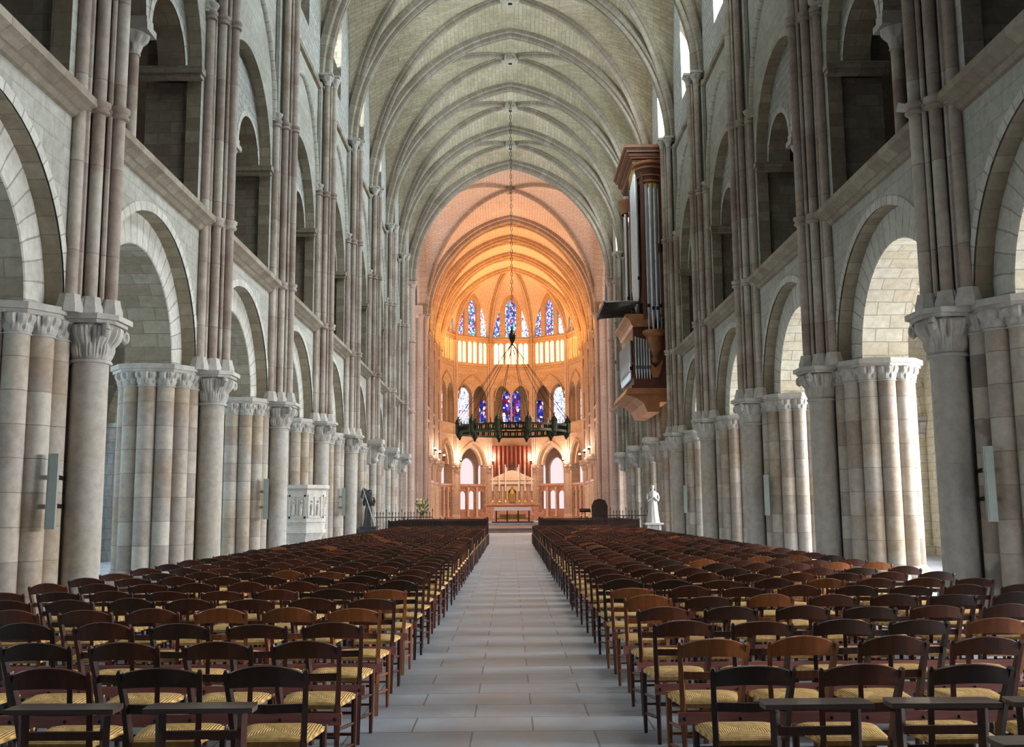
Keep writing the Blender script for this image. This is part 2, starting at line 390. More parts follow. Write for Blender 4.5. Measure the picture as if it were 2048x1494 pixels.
# ------------------------------------------------------------------ layout
S = 6.08; YB = lambda i: 14.70 + (i - 1) * S          # bundle i
AW = 6.60                                              # nave wall face
ZSPR, ZSTR, ZUP, ZCAP = 4.45, 7.65, 12.2, 16.05
BAYS = list(range(-1, 9)); PIERS = list(range(-1, 10))
YX = YB(9); YE = 75.9; YA = 92.7; RA = 6.8             # crossing, choir start, apse centre, apse radius
SIDES = ((-1, 'left', 'pulpit side'), (1, 'right', 'organ side'))

# floor
mb = MB(); mb.grid(lambda u, v: (-13.6 + 27.2 * u, -6 + (66.2 + 6) * v, 0), 1, 1); struct(mb.build('floor', M['floor'], fix=False))
mb = MB(); mb.box(-20, 66.0, 0, 20, 76.4, .25); mb.box(-12, 76.4, 0, 12, 106, .5)
struct(mb.build('floor_choir', M['floor']))
mb = MB(); mb.box(-1.9, 65.55, 0, 1.9, 66.0, .13); mb.box(-1.7, 66.0, .2505, 1.7, 76.0, .29)
tag(mb.build('choir_steps', M['choirwood']), 'brown boarded step and carpet strip at the end of the central aisle', 'step')

# nave walls, side by side
def nave_wall(sx, side):
    mb = MB(); mats = [M['wall'], M['soffit'], M['order'], M['reveal'], M['rubble']]
    f = lambda t, z, a: (sx * a, t, z)
    gal = []
    for i in BAYS:
        y0, y1 = YB(i), YB(i + 1); yc = (y0 + y1) / 2; h = S / 2
        # arcade storey
        panel(mb, f, y0, y1, ZSPR, ZSTR + .1, [(yc, 2.50, ZSPR, ZSPR, 2.50)], AW, AW + .26, 0, 1, 24)
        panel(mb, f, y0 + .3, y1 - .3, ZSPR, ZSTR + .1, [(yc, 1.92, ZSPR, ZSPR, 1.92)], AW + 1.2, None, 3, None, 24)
        # gallery storey with the containing arch
        panel(mb, f, y0, y1, ZSTR + .1, ZCAP - .1, [(yc, 2.32, ZSTR + .1, 10.75, 2.35)], AW, AW + .30, 0, 1, 24, sill=False)
        # clerestory
        panel(mb, f, y0, y1, ZCAP - .1, 24.3, [(yc, .85, 17.2, 20.9, 1.3)], AW, AW + .75, 4, 3, 12)
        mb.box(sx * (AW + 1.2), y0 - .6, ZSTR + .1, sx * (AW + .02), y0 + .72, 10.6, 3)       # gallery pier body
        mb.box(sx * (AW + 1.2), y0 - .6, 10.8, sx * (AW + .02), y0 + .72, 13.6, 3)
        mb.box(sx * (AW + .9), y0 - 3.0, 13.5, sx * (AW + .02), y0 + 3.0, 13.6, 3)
        mb.box(sx * (AW - .02), y0 - .52, ZSPR + .05, sx * (AW - .12), y0 + .52, ZCAP, 0)    # dosseret behind the shafts
    w = struct(mb.build('wall_' + side, mats, smooth=None, fix=False))
    for i in BAYS:
        yc = (YB(i) + YB(i + 1)) / 2
        mb = MB()      # inner order of the arcade arch: pale face, coursed soffit
        a = arc(1.92, 1.92, 30, yc, ZSPR)
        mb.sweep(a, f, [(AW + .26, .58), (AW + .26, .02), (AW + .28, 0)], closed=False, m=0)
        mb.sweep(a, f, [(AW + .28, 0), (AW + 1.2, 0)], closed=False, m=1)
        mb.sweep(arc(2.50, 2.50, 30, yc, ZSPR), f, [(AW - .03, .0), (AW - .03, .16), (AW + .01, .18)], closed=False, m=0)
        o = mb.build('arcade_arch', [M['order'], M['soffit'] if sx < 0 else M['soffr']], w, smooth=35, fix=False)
        mb = MB()      # twin openings under the gallery arch
        panel(mb, f, yc - 2.34, yc + 2.34, 10.75, 13.15, [(yc - 1.13, .97, 10.75, 10.75, .97), (yc + 1.13, .97, 10.75, 10.75, .97)], AW + .30, AW + .85, 0, 1, 16)
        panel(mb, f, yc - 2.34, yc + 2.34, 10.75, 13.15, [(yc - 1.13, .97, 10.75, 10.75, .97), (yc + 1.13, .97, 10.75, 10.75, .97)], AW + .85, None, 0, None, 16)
        for s_ in (-1, 1):
            mb.sweep(arc(.97, .97, 20, yc + s_ * 1.13, 10.75), f, [(AW + .28, .0), (AW + .28, .14), (AW + .31, .15)], closed=False, m=2)
        mb.build('gallery_arch', [M['rubble'], M['soffit'], M['order']], w, fix=False)
        mb = MB()
        for s_ in (-1, 1):
            mb.box(sx * (AW + 1.22), yc + s_ * 2.26, 10.55, sx * (AW - .06), yc + s_ * 2.06, 10.64)
            mb.box(sx * (AW + 1.22), yc + s_ * 2.26, 10.64, sx * (AW - .10), yc + s_ * 2.00, 10.78)
        mb.build('impost', M['reveal'], w)
        mb = MB(); mb.sweep(arc(2.48, 2.95, 28, yc, ZUP), f, [(AW + .01, -.07), (AW - .07, -.06), (AW - .11, 0), (AW - .07, .06), (AW + .01, .07)], closed=False)
        mb.build('blind_arch_roll', M['order'], w, smooth=50, fix=False)
        mb = MB(); mb.box(sx * (AW + .73), yc - .86, 17.2, sx * (AW + .76), yc + .86, 22.25); 
        p = mb.build('window_%d' % (i + 2 if sx < 0 else i + 12), M['dayleftc'] if sx < 0 else M['daylight']); struct(p)
    return w
M['soffr'] = stone('daylit_coursed_arch_stone', (.68, .64, .52), (.58, .50, .36), (.36, .32, .25), .55, .27, .012, uv=True, stain=(.50, .46, .38), stain_amt=.4)  # lighter copy of the soffit stone, with the aisle daylight painted in
for sx, side, _ in SIDES: nave_wall(sx, side)

# string courses
k = 1
for sx, side, _ in SIDES:
    y0, y1 = YB(-1), YX - .5
    mb = MB(); mb.prism([(AW + .05, 7.36), (AW - .06, 7.40), (AW - .10, 7.46), (AW - .22, 7.56), (AW - .30, 7.60), (AW - .30, 7.72), (AW - .05, 7.80), (AW + .05, 7.80)], lambda a, b, d: (sx * a, d, b), y0, y1)
    struct(mb.build('trim_%d' % k, M['reveal'])); k += 1
    mb = MB(); mb.prism([(AW + .05, 15.78), (AW - .10, 15.82), (AW - .14, 15.90), (AW - .10, 15.98), (AW + .05, 16.0)], lambda a, b, d: (sx * a, d, b), y0, y1)
    struct(mb.build('trim_%d' % k, M['reveal'])); k += 1

# carved capitals (shared meshes)
def capital_bm(r0, r1, h, n=56, leaves=8):
    prof = [(r0 * 1.12, 0), (r0 * 1.16, h * .04), (r0 * 1.12, h * .08), (r0 * 1.0, h * .10)]
    for i in range(13):
        t = i / 12; prof.append((r0 * 1.02 + (r1 - r0) * t ** 2.2, h * (.12 + .82 * t)))
    prof.append((r1 * .98, h))
    def mod(t, z):
        q = z / h
        if q < .12: return 1
        a = abs(math.sin(leaves / 2 * t)); b = abs(math.cos(leaves / 2 * t))
        lo = max(0, math.sin(PI * min(q / .55, 1))) * a ** .7
        hi = max(0, math.sin(PI * min(max((q - .38) / .62, 0), 1))) * b ** .7
        vein = .035 * math.sin(leaves * 5 * t)
        return 1 + .30 * max(lo * (q / .5 if q < .5 else 1), hi) + vein * (1 if .15 < q < .95 else 0)
    return prof, mod
def capital(mb, r0, r1, h, cx=0, cy=0, cz=0, n=56, leaves=8):
    prof, mod = capital_bm(r0, r1, h, n, leaves)
    mb.lathe(prof, n, cx, cy, cz, mod)
mb = MB(); capital(mb, .265, .40, .56, n=96)
for k_ in range(4):
    a = PI / 4 + k_ * PI / 2
    c = Vector((math.cos(a) * .50, math.sin(a) * .50, .46)); tn = Vector((-math.sin(a), math.cos(a), 0))
    mb.tube([c + Vector((0, 0, .07 * math.sin(t))) + Vector((math.cos(a), math.sin(a), 0)) * (.035 * math.cos(t)) for t in [j * PI / 4 for j in range(9)]], .045, 8)
ME_CAP = mb.mesh('capital', M['carved'], 45)
mb = MB(); mb.lathe([(.262, 0), (.258, 3.76 - .35)], 32); ME_COLS = mb.mesh('column_shaft', M['column'], 40)
mb = MB(); mb.box(-.46, -.46, 0, .46, .46, .12); mb.lathe([(.43, .12), (.44, .17), (.40, .22), (.33, .24), (.33, .27), (.36, .29), (.35, .33), (.265, .35)], 32); ME_COLB = mb.mesh('column_base', M['column'], 40)
def abacus_mesh(sx):
    mb = MB()
    def octo(a, z0, z1, cx=0):
        p = [(-a * .55 + cx, -a), (a * .55 + cx, -a), (a + cx, -a * .55), (a + cx, a * .55), (a * .55 + cx, a), (-a * .55 + cx, a), (-a + cx, a * .55), (-a + cx, -a * .55)]
        mb.prism(p, lambda x, y, d: (x, y, d), z0, z1)
    octo(.44, 0, .05); octo(.50, .05, .13)
    # stepped seat of each wall shaft
    for (dx, dy) in ((-.25, 0), (-.05, -.24), (-.05, .24), (.15, -.46), (.15, .46)):
        x = sx * -dx * -1
        mb.lathe([(.20, .13), (.20, .22), (.17, .30), (.15, .40)], 8, sx * dx, dy)
    mb.box(sx * -.02, -.42, .13, sx * .5, .42, .36)
    return mb.mesh('abacus', M['carved'], 30)
ME_ABA = {s: abacus_mesh(s) for s in (-1, 1)}
CX = 6.38
for sx, side, who in SIDES:
    for i in PIERS:
        if i > 5: continue
        n = i - 0
        lab = {True: 'round limestone column under the wall shafts, %s' % who, False: ''}[True]
        seq = 'nearest' if i == 1 else ('%s from the viewer' % ORD[i] if i > 1 else ('just outside the view' if i == 0 else 'behind the viewer'))
        t = thing('column', 'round limestone column with leafy capital, %s arcade, %s' % (who, seq), 'column', (sx * CX, YB(i), 0), 0)
        obj('base', ME_COLB, t); obj('shaft', ME_COLS, t, (0, 0, .35)); obj('capital', ME_CAP, t, (0, 0, 3.76)); obj('abacus', ME_ABA[sx], t, (0, 0, 4.32))

# clustered piers behind the columns
colpos = []
def pier_ring():
    ps = []; A0, A1, Yh = .42, 1.38, .94      # depth from column line, half length
    for y in (-.72, -.36, 0, .36, .72): ps.append((A0 - .02, y)) if abs(y) > .5 else None
    for a in (.62, .96, 1.30): ps += [(a, -Yh), (a, Yh)]
    ps += [(1.52, -.62), (1.52, -.2), (1.52, .2), (1.52, .62)]
    return [p for p in ps if p]
RING = [(.44, -.66), (.44, .66), (.66, -.92), (.66, .92), (.98, -1.02), (.98, 1.02), (1.30, -.94), (1.30, .94), (1.52, -.66), (1.52, .66), (1.60, -.22), (1.60, .22), (.36, -.34), (.36, .34)]
H0 = .42
mb = MB(); mb.lathe([(.175, 0), (.175, 4.05 - H0)], 16); ME_PSH = mb.mesh('colonnette', M['pier'], 40)
mb = MB(); capital(mb, .172, .225, .30, n=64, leaves=8); ME_PCAP = mb.mesh('colonnette_capital', M['carved'], 50)
def pier_meshes(sx, corbel=False):
    mb = MB(); mb.prism([(sx * a, y) for a, y in ((.42, -.5), (.66, -.80), (1.28, -.82), (1.46, -.6), (1.46, .6), (1.28, .82), (.66, .80), (.42, .5))], lambda x, y, d: (x, y, d), 0, 4.33)
    core = mb.mesh('pier_core', M['pier'])
    mb = MB(); mb.box(sx * .22, -1.16, 0, sx * 1.82, 1.16, .16)
    for a, y in RING: mb.lathe([(.27, .16), (.275, .22), (.25, .27), (.21, .30), (.225, .34), (.21, .38), (.18, H0)], 14, sx * a, y)
    base = mb.mesh('pier_base', M['pier'], 40)
    mb = MB(); p = [(.20, -.62), (.46, -1.06), (1.0, -1.22), (1.5, -1.1), (1.82, -.7), (1.82, .7), (1.5, 1.1), (1.0, 1.22), (.46, 1.06), (.20, .62)]
    mb.prism([(sx * a, y) for a, y in p], lambda x, y, d: (x, y, d), 4.34, 4.40)
    mb.prism([(sx * (1 + (a - 1) * 1.05), y * 1.04) for a, y in p], lambda x, y, d: (x, y, d), 4.40, 4.50)
    return core, base, mb.mesh('pier_abacus', M['carved'])
for sx, side, who in SIDES:
    core, base, aba = pier_meshes(sx)
    for i in PIERS:
        if i == 9: continue
        seq = 'nearest' if i == 1 else ('%s from the viewer' % ORD[i] if i > 1 else ('just outside the view' if i == 0 else 'behind the viewer'))
        t = thing('clustered_pier', 'banded clustered stone pier with carved band, %s arcade, %s' % (who, seq), 'pier', (sx * CX, YB(i), 0))
        obj('core', core, t); obj('base', base, t); obj('abacus', aba, t)
        for a, y in RING:
            c = obj('colonnette', ME_PSH, t, (sx * a, y, H0)); obj('capital', ME_PCAP, c, (0, 0, 4.05 - H0))

# wall shafts
BUN = [(-.25, 0, .10), (-.05, -.24, .095), (-.05, .24, .095), (.15, -.46, .095), (.15, .46, .095)]
FIL = [(.07, -.36, .045), (.07, .36, .045), (-.17, -.13, .04), (-.17, .13, .04)]
for sx, side, who in SIDES:
    ME = {}
    for k_, (a, y, r) in enumerate(BUN + FIL):
        top = ZCAP if k_ in (0, 1, 2) or k_ >= 7 else ZUP
        mb = MB(); mb.lathe([(r, 4.66), (r, top)], 14 if r > .06 else 8, sx * a, y); ME[k_] = mb.mesh('shaft', M['shaft'], 40)
    def rings(z, which, r=.15):
        mb = MB()
        for k_ in which:
            a, y, rr = BUN[k_]; mb.lathe([(rr, 0), (r, .02), (r * 1.06, .05), (r * .92, .08), (r * .88, .10), (r * 1.12, .14), (r * 1.12, .19), (rr, .22)], 14, sx * a, y, z)
        return mb.mesh('shaft_ring', M['shaft'], 50)
    r1 = rings(ZSTR - .12, range(5)); r2 = rings(ZUP - .15, range(5), .14)
    mb = MB()
    for k_ in (0, 1, 2):
        a, y, rr = BUN[k_]; capital(mb, rr, .19, .34, sx * a, y, ZCAP - .05, 24, 6); mb.box(sx * a - .2, y - .2, ZCAP + .29, sx * a + .2, y + .2, ZCAP + .38)
    mcap = mb.mesh('shaft_capital', M['carved'], 50)
    mb = MB()
    for k_ in (3, 4):
        a, y, rr = BUN[k_]; capital(mb, rr, .16, .26, sx * a, y, ZUP - .02, 20, 6)
    mcap2 = mb.mesh('side_capital', M['carved'], 50)
    # corbel for the far bundles
    mb = MB()
    mb.box(sx * -.52, -.46, 4.50, sx * .70, .46, 4.70); mb.box(sx * -.46, -.40, 4.42, sx * .70, .40, 4.50)
    mb.box(sx * .02, -.36, 3.60, sx * .60, .36, 4.42)
    mcorb = mb.mesh('corbel', M['carved'])
    mb = MB()
    cs = [(.04, 4.42), (-.34, 4.42), (-.50, 4.34), (-.54, 4.22), (-.44, 4.12), (-.34, 4.14), (-.26, 4.04), (-.22, 3.86), (-.26, 3.74), (-.18, 3.66), (-.06, 3.64), (.04, 3.60)]
    mb.prism(cs, lambda a, b, d: (sx * a, d, b), -.20, .20)
    for (a_, b_, r_) in ((-.41, 4.26, .16), (-.14, 3.78, .13)):
        mb.tube([(sx * a_, -.27, b_), (sx * a_, -.20, b_), (sx * a_, 0, b_), (sx * a_, .20, b_), (sx * a_, .27, b_)], [r_ * .5, r_, r_ * .8, r_, r_ * .5], 12)
    mb.lathe([(.17, 3.2), (.17, 3.62)], 12, sx * .36, 0)
    mscr = mb.mesh('carved_scroll', M['carved'], 60)
    for i in PIERS:
        if i == 9: continue
        seq = 'nearest' if i == 1 else ('%s from the viewer' % ORD[i] if i > 1 else ('just outside the view' if i == 0 else 'behind the viewer'))
        kind = 'on the carved corbel' if i > 5 else 'above the column'
        t = thing('shaft_bundle', 'tall bundle of slender wall shafts %s, %s, %s' % (kind, who, seq), 'wall shafts', (sx * CX, YB(i), 0))
        for k_ in range(len(BUN + FIL)): obj('shaft', ME[k_], t)
        obj('ring', r1, t); obj('ring', r2, t); obj('capital', mcap, t); obj('capital', mcap2, t)
        if i > 5: c = obj('corbel', mcorb, t); obj('carved_scroll', mscr, c)
    # gallery columns
    mb = MB(); mb.lathe([(.17, 7.8), (.17, 7.9), (.12, 8.0), (.115, 10.05)], 16); gs = mb.mesh('gallery_shaft', M['shaft'], 40)
    mb = MB(); capital(mb, .12, .27, .42, 0, 0, 10.05, 36, 8); gc = mb.mesh('gallery_capital', M['carved'], 50)
    mb = MB(); mb.box(-.34, -.24, 10.47, .34, .24, 10.60); mb.box(-.30, -.17, 10.60, .30, .17, 10.76); ga = mb.mesh('gallery_abacus', M['carved'])
    for i in BAYS:
        yc = (YB(i) + YB(i + 1)) / 2
        seq = 'nearest in view' if i == 1 else ('%s bay from the viewer' % ORD[i] if i > 1 else ('nearest bay, cut by the frame' if i == 0 else 'bay behind the viewer'))
        t = thing('gallery_column', 'slender column between twin gallery arches, %s, %s' % (who, seq), 'column', (sx * (AW + .56), yc, 0))
        obj('shaft', gs, t); obj('capital', gc, t); obj('abacus', ga, t)

# ------------------------------------------------------------------ rib vaults
HW = AW
def zt(u, z0=ZCAP + .2, zc=24.15):            # transverse pointed profile
    rise = zc - z0; k_ = (rise * rise - HW * HW) / (2 * HW)
    if k_ < 0: k_ = 0
    x = u * HW; v = (HW + k_) ** 2 - (x + k_) ** 2
    return z0 + math.sqrt(max(v, 0)) * (rise / math.sqrt((HW + k_) ** 2 - k_ * k_))
def zd(u, z0=ZCAP + .2, zc=24.35): return z0 + (zc - z0) * math.sqrt(max(1 - u ** 2.15, 0))
def zf(v, z0=ZCAP + .2, zc=23.6): return z0 + (zc - z0) * max(1 - v ** 2.3, 0) ** .62
def vault_z(u, v, P):
    if v >= u:
        if u > .999: return zd(u, *P[1])
        return zd(v, *P[1]) if v <= 1e-6 else _ser1(u, v, P)
    return _ser2(u, v, P)
def _ser1(u, v, P):
    if u > .9999: return zd(1, *P[1])
    w = (v - u) / (1 - u); return zd(u, *P[1]) * (1 - w) + zt(u, *P[0]) * w + .12 * math.sin(PI * w) * (1 - u)
def _ser2(u, v, P):
    if v > .9999: return zd(1, *P[1])
    w = (u - v) / (1 - v); return zd(v, *P[1]) * (1 - w) + zf(v, *P[2]) * w + .12 * math.sin(PI * w) * (1 - v)
def vault_web(name, y0, y1, mat, P, nx=28, ny=12):
    yc = (y0 + y1) / 2; h = (y1 - y0) / 2; mb = MB()
    # arc length along the transverse profile, for the coursing
    AL = [0.0]
    for i in range(1, 201): AL.append(AL[-1] + math.hypot(HW / 200, zt(i / 200, *P[0]) - zt((i - 1) / 200, *P[0])))
    al = lambda u: AL[min(int(u * 200), 200)]
    for qx in (-1, 1):
        for qy in (-1, 1):
            # each quarter as two triangles fanned from crown to corner
            n = 16
            def A(s, w):      # near the transverse arch: u=s, v from s..1
                u = s; v = s + (1 - s) * w; return (qx * u * HW, yc + qy * v * h, _ser1(u, v, P))
            mb.grid(A, n, 8, lambda s, w: (qy * (s + (1 - s) * w) * h + 50 + yc, al(s)))
            def B(s, w):
                v = s; u = s + (1 - s) * w; return (qx * u * HW, yc + qy * v * h, _ser2(u, v, P))
            mb.grid(B, n, 10, lambda s, w: (qx * (s + (1 - s) * w) * HW + 50, al(s)))
    o = mb.build(name, mat, fix=False, smooth=70)
    return o
P_N = (((ZCAP + .2), 24.15), ((ZCAP + .2), 24.35), ((ZCAP + .2), 23.6))
ceil = struct(obj('ceiling', None))
for i in BAYS:
    o = vault_web('vault_webbing', YB(i), YB(i + 1), M['vault'], P_N); o.parent = ceil

TPROF = [(-.30, .12), (-.30, -.10), (-.24, -.15), (-.20, -.15), (-.16, -.10), (-.175, -.22), (-.15, -.30), (-.10, -.33), (-.05, -.30), (-.02, -.15), (.02, -.15), (.05, -.30), (.10, -.33), (.15, -.30), (.175, -.22), (.16, -.10), (.20, -.15), (.24, -.15), (.30, -.10), (.30, .12)]
DPROF = [(-.15, .12), (-.15, -.04), (-.10, -.07), (-.08, -.05), (-.09, -.16), (-.05, -.23), (0, -.25), (.05, -.23), (.09, -.16), (.08, -.05), (.10, -.07), (.15, -.04), (.15, .12)]
def trans_path(n=40, P=P_N, inset=.0):
    us = [1 - i / n for i in range(n)] + [0]
    left = []
    for i in range(n + 1):
        a = (PI / 2) * i / n; u = math.cos(a); left.append((-u * HW, zt(u, *P[0])))
    return left + [(-t, z) for t, z in left[-2::-1]]
def trans_rib(name, y, mat, lab, P=P_N, group=None, scale=1):
    mb = MB(); mb.sweep(trans_path(40, P), lambda t, z, d: (t, y + d, z), [(d * scale, o * scale) for d, o in TPROF])
    return tag(mb.build(name, mat, smooth=40), lab, 'vault rib', group)
def diag_rib(y0, y1, mat, sgn, lab, P=P_N):
    yc = (y0 + y1) / 2; h = (y1 - y0) / 2; L = math.hypot(HW, h); ex, ey = HW / L, sgn * h / L
    n = 40; left = []
    for i in range(n + 1):
        u = math.cos(PI / 2 * i / n); left.append((-u * L, zd(u, *P[1])))
    path = left + [(-t, z) for t, z in left[-2::-1]]
    mb = MB(); mb.sweep(path, lambda t, z, d: (t * ex - d * ey, yc + t * ey + d * ex, z), DPROF)
    return tag(mb.build('diagonal_rib', mat, smooth=40), lab, 'vault rib')
def boss(y, z, mat, lab):
    t = thing('keystone', lab, 'keystone', (0, y, z))
    mb = MB(); mb.lathe([(.12, -.40), (.26, -.42), (.36, -.36), (.40, -.28), (.40, .1)], 24, mod=lambda a, zz: 1 + .06 * math.sin(8 * a)); mb.build('disc', mat, t, 40)
    mb = MB()
    for k_ in range(4):
        a = k_ * PI / 2 + .4; mb.sphere((math.cos(a) * .40, math.sin(a) * .40, -.30), .10, 8)
    mb.build('carved_heads', mat, t, 60); mb = MB(); mb.lathe([(.0005, -.44), (.10, -.42), (.10, -.38)], 12); mb.build('hole', M['iron'], t)
for i in PIERS:
    seq = '%s from the viewer' % ORD[i] if i > 0 else ('above the viewer' if i == 0 else 'behind the viewer')
    if i < 9: trans_rib('transverse_rib', YB(i), M['rib'], 'moulded stone arch across the nave vault, %s' % seq)
for i in BAYS:
    seq = '%s bay from the viewer' % ORD[i] if i > 0 else ('bay above the viewer' if i == 0 else 'bay behind the viewer')
    diag_rib(YB(i), YB(i + 1), M['rib'], 1, 'diagonal vault rib rising from the organ side far corner, %s' % seq)
    diag_rib(YB(i), YB(i + 1), M['rib'], -1, 'diagonal vault rib rising from the pulpit side far corner, %s' % seq)
    boss((YB(i) + YB(i + 1)) / 2, 24.35, M['vault2'], 'round carved keystone of the nave vault, %s' % seq)

# ------------------------------------------------------------------ aisles and galleries
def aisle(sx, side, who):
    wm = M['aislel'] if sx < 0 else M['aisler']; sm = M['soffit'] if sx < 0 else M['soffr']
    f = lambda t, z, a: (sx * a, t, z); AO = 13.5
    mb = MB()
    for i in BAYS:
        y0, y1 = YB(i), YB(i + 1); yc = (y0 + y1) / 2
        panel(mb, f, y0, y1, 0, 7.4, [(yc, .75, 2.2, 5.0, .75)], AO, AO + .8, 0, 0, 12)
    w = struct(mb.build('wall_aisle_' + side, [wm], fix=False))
    mb = MB(); mb.box(sx * AO, YB(-1), 7.4, sx * (AO + .1), YX, 13.8); struct(mb.build('wall_gallery_' + side, M['reveal']))
    mb = MB(); mb.box(sx * (AW + 1.2), YB(-1), 7.45, sx * AO, YX, 7.6); struct(mb.build('floor_gallery_' + side, M['reveal']))
    mb = MB(); mb.box(sx * (AW + .9), YB(-1), 13.6, sx * (AO + .1), YX, 13.8); struct(mb.build('ceiling_gallery_' + side, M['reveal']))
    cv = struct(obj('ceiling_aisle_' + side, None))
    xa, xb = AW + 1.25, AO; xc, xh = (xa + xb) / 2, (xb - xa) / 2
    for i in BAYS:
        y0, y1 = YB(i), YB(i + 1); yc = (y0 + y1) / 2; h = S / 2
        mb = MB()
        def z(x, y):
            a = ZSPR + 2.75 * math.sqrt(max(1 - (x / xh) ** 2, 0)); b = ZSPR + 2.75 * math.sqrt(max(1 - (y / h) ** 2, 0)); return max(a, b)
        n = 16; g = [math.sin(PI / 2 * (j / n * 2 - 1)) for j in range(n + 1)]
        mb.grid(lambda u, v: (sx * (xc + xh * g[round(u * n)]), yc + h * g[round(v * n)], z(xh * g[round(u * n)], h * g[round(v * n)])), n, n, lambda u, v: (xh * g[round(u * n)] + i, h * g[round(v * n)]))
        mb.build('aisle_vault', sm, cv, fix=False)
        p = MB(); p.box(sx * (AO + .75), yc - .75, 2.2, sx * (AO + .8), yc + .75, 5.75)
        struct(p.build('window_%d' % (i + 22 if sx < 0 else i + 32), M['dayleft'] if sx < 0 else M['daylight']))
    # transverse arches and responds
    for i in PIERS:
        if i == 9: continue
        seq = 'nearest' if i == 1 else ('%s from the viewer' % ORD[i] if i > 1 else ('just outside the view' if i == 0 else 'behind the viewer'))
        mb = MB(); mb.sweep([(xc + t, zz) for t, zz in arc(xh - .15, 2.55, 24, 0, ZSPR)], lambda t, zz, d: (sx * t, YB(i) + d, zz), [(-.30, .3), (-.30, 0), (-.2, -.05), (.2, -.05), (.30, 0), (.30, .3)])
        tag(mb.build('aisle_arch', sm, smooth=30), 'plain round arch across the aisle behind the arcade, %s, %s' % (who, seq), 'arch')
        t = thing('aisle_respond', 'engaged half column on the aisle wall, %s, %s' % (who, seq), 'half column', (sx * (AO - .1), YB(i), 0))
        mb = MB(); mb.box(-.32, -.42, 0, .1 if sx > 0 else .32, .42, .3); mb.build('base', wm, t)
        mb = MB(); mb.lathe([(.22, .3), (.22, 3.9)], 18); mb.build('shaft', wm, t, 40)
        mb = MB(); capital(mb, .22, .34, .42, 0, 0, 3.9, 32); mb.box(-.38, -.4, 4.32, .38 if sx < 0 else .1, .4, 4.46); mb.build('capital', M['carved'], t, 45)
for sx, side, who in SIDES: aisle(sx, side, who)

# ------------------------------------------------------------------ crossing, choir, apse
P_C = ((ZCAP + .2, 24.2), (ZCAP + .2, 24.5), (ZCAP + .2, 23.8))
cc = struct(obj('ceiling_choir', None))
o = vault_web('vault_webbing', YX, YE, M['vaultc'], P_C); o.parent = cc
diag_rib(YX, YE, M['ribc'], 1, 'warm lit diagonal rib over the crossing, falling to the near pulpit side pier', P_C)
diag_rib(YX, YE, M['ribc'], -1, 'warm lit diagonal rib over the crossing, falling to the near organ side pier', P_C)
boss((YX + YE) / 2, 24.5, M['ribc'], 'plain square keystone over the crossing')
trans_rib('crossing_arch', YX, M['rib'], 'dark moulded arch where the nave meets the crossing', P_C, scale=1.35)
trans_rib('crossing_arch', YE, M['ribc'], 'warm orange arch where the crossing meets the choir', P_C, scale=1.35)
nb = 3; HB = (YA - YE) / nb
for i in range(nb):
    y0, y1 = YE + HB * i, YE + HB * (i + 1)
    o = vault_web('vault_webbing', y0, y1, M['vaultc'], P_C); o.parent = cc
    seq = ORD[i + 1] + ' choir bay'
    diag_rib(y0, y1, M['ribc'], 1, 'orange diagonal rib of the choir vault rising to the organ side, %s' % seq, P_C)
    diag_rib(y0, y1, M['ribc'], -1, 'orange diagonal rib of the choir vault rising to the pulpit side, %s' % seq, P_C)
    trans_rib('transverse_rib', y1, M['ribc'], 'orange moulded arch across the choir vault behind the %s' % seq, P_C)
# transept shells
for sx, side, who in SIDES:
    mb = MB()
    mb.box(sx * 20, YX, 0, sx * 20.3, YE, 24.6); mb.box(sx * 6.6, YX - .02, 7.6 if False else 0, sx * 20, YX + .0, 24.6) if False else None
    mb.box(sx * 7.9, YE, 0, sx * 20, YE + .3, 24.6); mb.box(sx * 13.4, YX - .3, 0, sx * 20, YX, 24.6)
    mb.box(sx * 7.2, YX - .3, 7.6, sx * 13.4, YX, 24.6)
    struct(mb.build('wall_transept_' + side, M['wall']))
    mb = MB(); mb.box(sx * 6.6, YX - .3, 24.5, sx * 20.3, YE + .3, 24.8); struct(mb.build('ceiling_transept_' + side, M['vaultc'])).parent = None
    mb = MB()
    f = lambda t, z, d: (sx * (6.75 + d), (YX + YE) / 2 + t, z)
    h = (YE - YX) / 2; hp = []
    n = 20
    path = [(-h * math.cos(PI / 2 * j / n), zf(math.cos(PI / 2 * j / n), *P_C[2])) for j in range(n + 1)]
    path = path + [(-t, z) for t, z in path[-2::-1]]
    mb.sweep(path, f, [(-.3, .1), (-.3, -.15), (-.15, -.3), (.3, -.3), (.5, -.1), (.5, .1)])
    tag(mb.build('crossing_side_arch', M['ribc'], smooth=40), 'tall side arch of the crossing towards the transept, %s' % who, 'arch')

